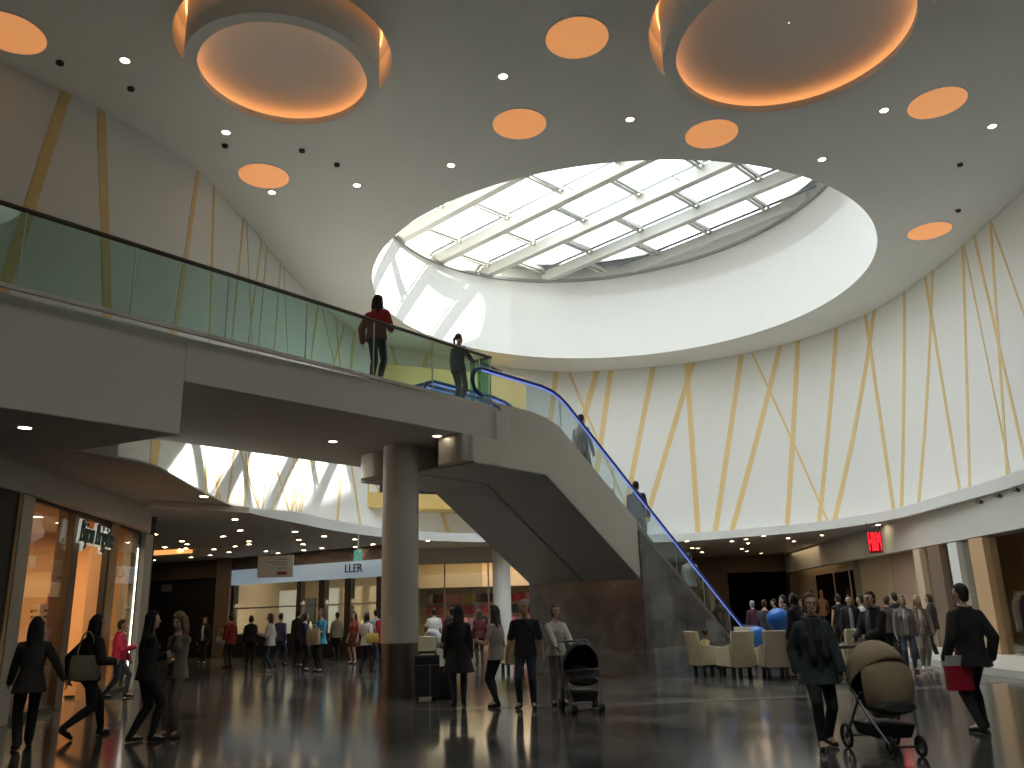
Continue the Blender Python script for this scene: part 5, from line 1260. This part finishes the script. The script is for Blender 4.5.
# strollers
def stroller(label, loc, rz, hood_m, big):
    t = thing('stroller', label, 'stroller', (*loc, 0), math.radians(rz))
    fm = mat('stroller_frame', (.10,.10,.105), .35, metal=.5, var=0); tyre = mat('tyre_black', (.015,.015,.015), .7, var=0)
    W = .27
    wr_ = .13 if big else .085
    wheels = [(-W,-.34,wr_),(W,-.34,wr_),(-.16 if big else -W*.8,.38,wr_*.8),(.16 if big else W*.8,.38,wr_*.8)]
    for wx, wy, r in wheels:
        for off in ((0,) if big else (-.025,.025)):
            w_ = MB(); n = 24; w_.rings([[(wx + off + ox, wy + rr*math.cos(a), r + rr*math.sin(a)) for ox, rr in ((-.018,r-.012),(-.012,r),(.012,r),(.018,r-.012),(.012,r-.03),(-.012,r-.03))] for a in [2*PI*k/n for k in range(n)]], closed=True)
            o = w_.build('wheel', tyre, t, smooth=True)
            h_ = MB(); h_.tube([(wx+off-.02,wy,r),(wx+off+.02,wy,r)], .025, 10)
            for k in range(5): a = 2*PI*k/5; h_.bar((wx+off,wy,r),(wx+off,wy+(r-.025)*math.cos(a),r+(r-.025)*math.sin(a)),.012,.012)
            hb_ = h_.build('hub', fm, o)
    mb = MB()
    for s in (-1, 1):
        mb.tube([(s*W,-.34,wr_),(s*W,-.05,.45),(s*W,.10,.62)], .014, 8); mb.tube([(s*wheels[3][0],.38,wr_*.8),(s*W,.16,.42),(s*W,-.34,.88),(s*W,-.52,1.02)], .014, 8)
    mb.tube([(-W,-.34,wr_),(W,-.34,wr_)], .012, 8); mb.tube([(-wheels[3][0],.38,wr_*.8),(wheels[3][0],.38,wr_*.8)], .012, 8); mb.build('frame', fm, t, smooth=True)
    mb = MB(); mb.tube([(-W,-.52,1.02),(-W*.9,-.57,1.05),(W*.9,-.57,1.05),(W,-.52,1.02)], .018, 8); mb.build('push_handle', BLACK, t, smooth=True)
    # seat shell
    mb = MB(); rs = []
    for y, zb, w_, hh in ((-.24,.50,.21,.32),(-.10,.42,.235,.26),(.10,.38,.235,.20),(.30,.40,.22,.16),(.38,.44,.18,.08)):
        rs.append([V((w_*math.cos(a), y, zb + hh*(.5 + .5*math.sin(a)))) for a in [2*PI*k/16 for k in range(16)]])
    mb.rings(rs); mb.build('seat', mat('stroller_black', (.014,.014,.015), .8, var=.1) if not big else mat('stroller_dark', (.03,.028,.024), .8, var=.1), t, smooth=True)
    # hood: a half shell round the head end, ribbed
    n = 18; CY, CZ, RX, RY, RZ_ = (-.02, .66, .285, .40, .40) if not big else (.0, .74, .30, .40, .40)
    def hood(a0, a1, k, m):                               # a0..a1: sweep from the back over the top to the front
        rs = []
        for i in range(m + 1):
            a = a0 + (a1 - a0)*i/m
            rs.append([V((RX*k*math.cos(b), CY - RY*k*math.cos(a)*math.sin(b), CZ + RZ_*k*math.sin(a)*math.sin(b))) for b in [PI*j/n for j in range(n + 1)]])
        return rs
    for i, (a0, a1, k) in enumerate(((-.55, .35, .965), (.30, 1.15, .985), (1.10, 2.05 if not big else 2.5, 1.0))):
        rs = hood(a0, a1, k, 7); mb = MB(); vs = [p for r in rs for p in r]
        mb._add(vs, [(q*(n+1)+j, q*(n+1)+j+1, (q+1)*(n+1)+j+1, (q+1)*(n+1)+j) for q in range(7) for j in range(n)])
        o = mb.build('hood' if i == 2 else 'hood_section', hood_m, t, smooth=True)
        md = o.modifiers.new('s', 'SOLIDIFY'); md.thickness = .014; md.offset = 0
        mb = MB(); mb.tube(rs[-1], .010, 6); mb.build('hood_piping', BLACK if not big else mat('hood_trim', (.25,.20,.12), .6, var=0), t, smooth=True)
    if big:                                               # padded foot cover closing the front of the egg
        rs = []
        for q, w_, y in ((.36,.10,.20),(.42,.20,.29),(.55,.265,.345),(.70,.285,.36),(.84,.27,.345),(.95,.20,.30),(1.0,.08,.24)):
            rs.append([V((w_*math.cos(a), y - .16 + .16*math.sin(a), q)) for a in [2*PI*k/20 for k in range(20)]])
        mb = MB(); mb.rings(rs); mb.build('foot_cover', hood_m, t, smooth=True)
    mb = MB(); mb.rings([[V((sx*w_, sy*d_ - .03, z)) for sx, sy in ((-1,-1),(1,-1),(1,1),(-1,1))] for z, w_, d_ in ((.16,.18,.24),(.30,.22,.28))]); mb.build('basket', mat('basket_black', (.02,.02,.02), .8, var=.1), t, bevel=.02)
    if not big: mb = MB(); mb.tube([(-.235,.12,.62),(-.2,.30,.64),(.2,.30,.64),(.235,.12,.62)], .016, 8); mb.build('bumper_bar', BLACK, t, smooth=True)
    return t
stroller('black stroller with a domed hood in front of the woman in white', feet(583, 711), 188, mat('hood_black', (.013,.013,.014), .75, var=.1, scale=30), False)
stroller('beige hooded stroller with dark wheels, close to the viewer', feet(888, 752), 186, mat('hood_beige', (.33,.25,.15), .85, var=.12, scale=20, bump=.2), True)
# mannequins in the cream shop
for x, col, lb in ((812,(.015,.013,.013),'dark dressed mannequin on a stand before the cream shop'),(822,(.62,.36,.20),'pale lit mannequin bust before the cream shop window')):
    p = aty(x, 600, 39.5); t = thing('mannequin', lb, 'mannequin', (p.x, p.y, 0), -.3); m = mat('mannequin_%d' % x, col, .6, var=0)
    mb = MB(); rs = [[(rx*math.cos(a), ry*math.sin(a), z) for a in [2*PI*k/16 for k in range(16)]] for z, rx, ry in ((1.0,.16,.12),(1.15,.17,.125),(1.32,.13,.10),(1.52,.17,.12),(1.68,.18,.10),(1.76,.10,.07),(1.86,.05,.05),(1.92,.07,.08),(2.05,.08,.09),(2.14,.05,.06),(2.16,.01,.01))]; mb.rings(rs)
    for s in (-1,1): mb.cap((s*.19,0,1.66),(s*.25,.03,1.36),.045,.035); mb.cap((s*.25,.03,1.36),(s*.22,.12,1.12),.035,.025)
    mb.build('figure', m, t, smooth=True)
    mb = MB(); mb.cyl((0,0),.02,.02,1.0,10); mb.cyl((0,0),.22,0,.02,24); mb.build('stand', ALU, t)
# ------------------------------------------------------------------ lights, sky, camera
def area(name, loc, size, energy, col, rot=(0,0,0), size_y=None):
    l = bpy.data.lights.new(name, 'AREA'); l.energy = energy; l.color = col; l.size = size
    if size_y: l.shape = 'RECTANGLE'; l.size_y = size_y
    o = bpy.data.objects.new(name, l); COL.objects.link(o); o.location = loc; o.rotation_euler = rot
    return o
W = bpy.data.worlds.new('sky'); SC.world = W; W.use_nodes = True
nt = W.node_tree; bg = nt.nodes['Background']
tc = nt.nodes.new('ShaderNodeTexCoord'); ns = nt.nodes.new('ShaderNodeTexNoise'); ns.inputs['Scale'].default_value = 2.2; ns.inputs['Detail'].default_value = 4
mx = nt.nodes.new('ShaderNodeMix'); mx.data_type = 'RGBA'
mx.inputs['A'].default_value = (.80, .90, 1.0, 1); mx.inputs['B'].default_value = (1.0, .985, .95, 1)
nt.links.new(tc.outputs['Generated'], ns.inputs['Vector']); nt.links.new(ns.outputs['Fac'], mx.inputs['Factor']); nt.links.new(mx.outputs['Result'], bg.inputs['Color'])
bg.inputs['Strength'].default_value = SKYS
s = bpy.data.lights.new('sun', 'SUN'); s.energy = SUNS; s.angle = math.radians(.55); s.color = (1.0, .95, .86)
so = bpy.data.objects.new('sun', s); COL.objects.link(so)
sd = V((-.90, -.44, -1.22)); so.rotation_euler = sd.to_track_quat('-Z', 'Y').to_euler()
# portal guiding the sky light through the glass
pt = bpy.data.lights.new('skylight_portal', 'AREA'); pt.shape = 'DISK'; pt.size = 17.4; pt.energy = 1
pt.cycles.is_portal = True
po = bpy.data.objects.new('skylight_portal', pt); COL.objects.link(po); po.location = (SKC[0], SKC[1], zs(SKC[0]) + .95); po.rotation_euler = (0, -math.atan(SL), 0)

pt2 = bpy.data.lights.new('added_skylight_portal', 'AREA'); pt2.shape = 'DISK'; pt2.size = 8.7; pt2.energy = 1; pt2.cycles.is_portal = True
po2 = bpy.data.objects.new('added_skylight_portal', pt2); COL.objects.link(po2); po2.location = (RSK[0], RSK[1], 14.9)
# lamps of the shops
area('display_lamp_watches', BPp(4.6, .16, 2.2), 9.0, 150, (1.0, .88, .64), (math.radians(28),0,BA), .12)
area('shop_lamp_jewellery', SP(3.2, 2.6, 3.72), 5.5, 330, (1.0, .66, .36), (0,0,SA), 3.6)
area('shop_lamp_watches', BPp(4.6, 1.6, 3.6), 8.5, 130, (1.0, .84, .62), (0,0,BA), 1.6)
area('shop_lamp_accessories', (-.2, 39.0, 4.1), 8.0, 520, (1.0, .82, .55), (0,0,0), 5.5)
area('shop_lamp_clothes', (16.6, 25.5, 4.1), 3.0, 190, (1.0, .76, .50), (0,0,-.25), 13.0)
area('shop_lamp_cream', (14.6, 41.5, 4.1), 2.0, 60, (1.0, .72, .42), (0,0,-.28), 6.0)
cam = bpy.data.cameras.new('camera'); co = bpy.data.objects.new('camera', cam); COL.objects.link(co); SC.camera = co
cam.sensor_width = 36; cam.lens = FPX / 1024 * 36; cam.clip_start = .05; cam.clip_end = 300
M = Matrix((( CR.x, CU.x, -_f.x, 0), (CR.y, CU.y, -_f.y, 0), (CR.z, CU.z, -_f.z, CAMH), (0,0,0,1)))
co.matrix_world = M
SC.view_settings.view_transform = 'Standard'; SC.view_settings.look = 'None'; SC.view_settings.gamma = 1.0
SC.view_settings.use_curve_mapping = False; SC.view_settings.exposure = EXPO
cy = SC.cycles
cy.use_denoising = True
try: cy.denoiser = 'OPENIMAGEDENOISE'
except Exception: pass
cy.max_bounces = 10; cy.diffuse_bounces = 6; cy.glossy_bounces = 4; cy.transparent_max_bounces = 16; cy.transmission_bounces = 4
cy.sample_clamp_indirect = 6.0; cy.caustics_reflective = False; cy.caustics_refractive = False
cy.use_light_tree = True
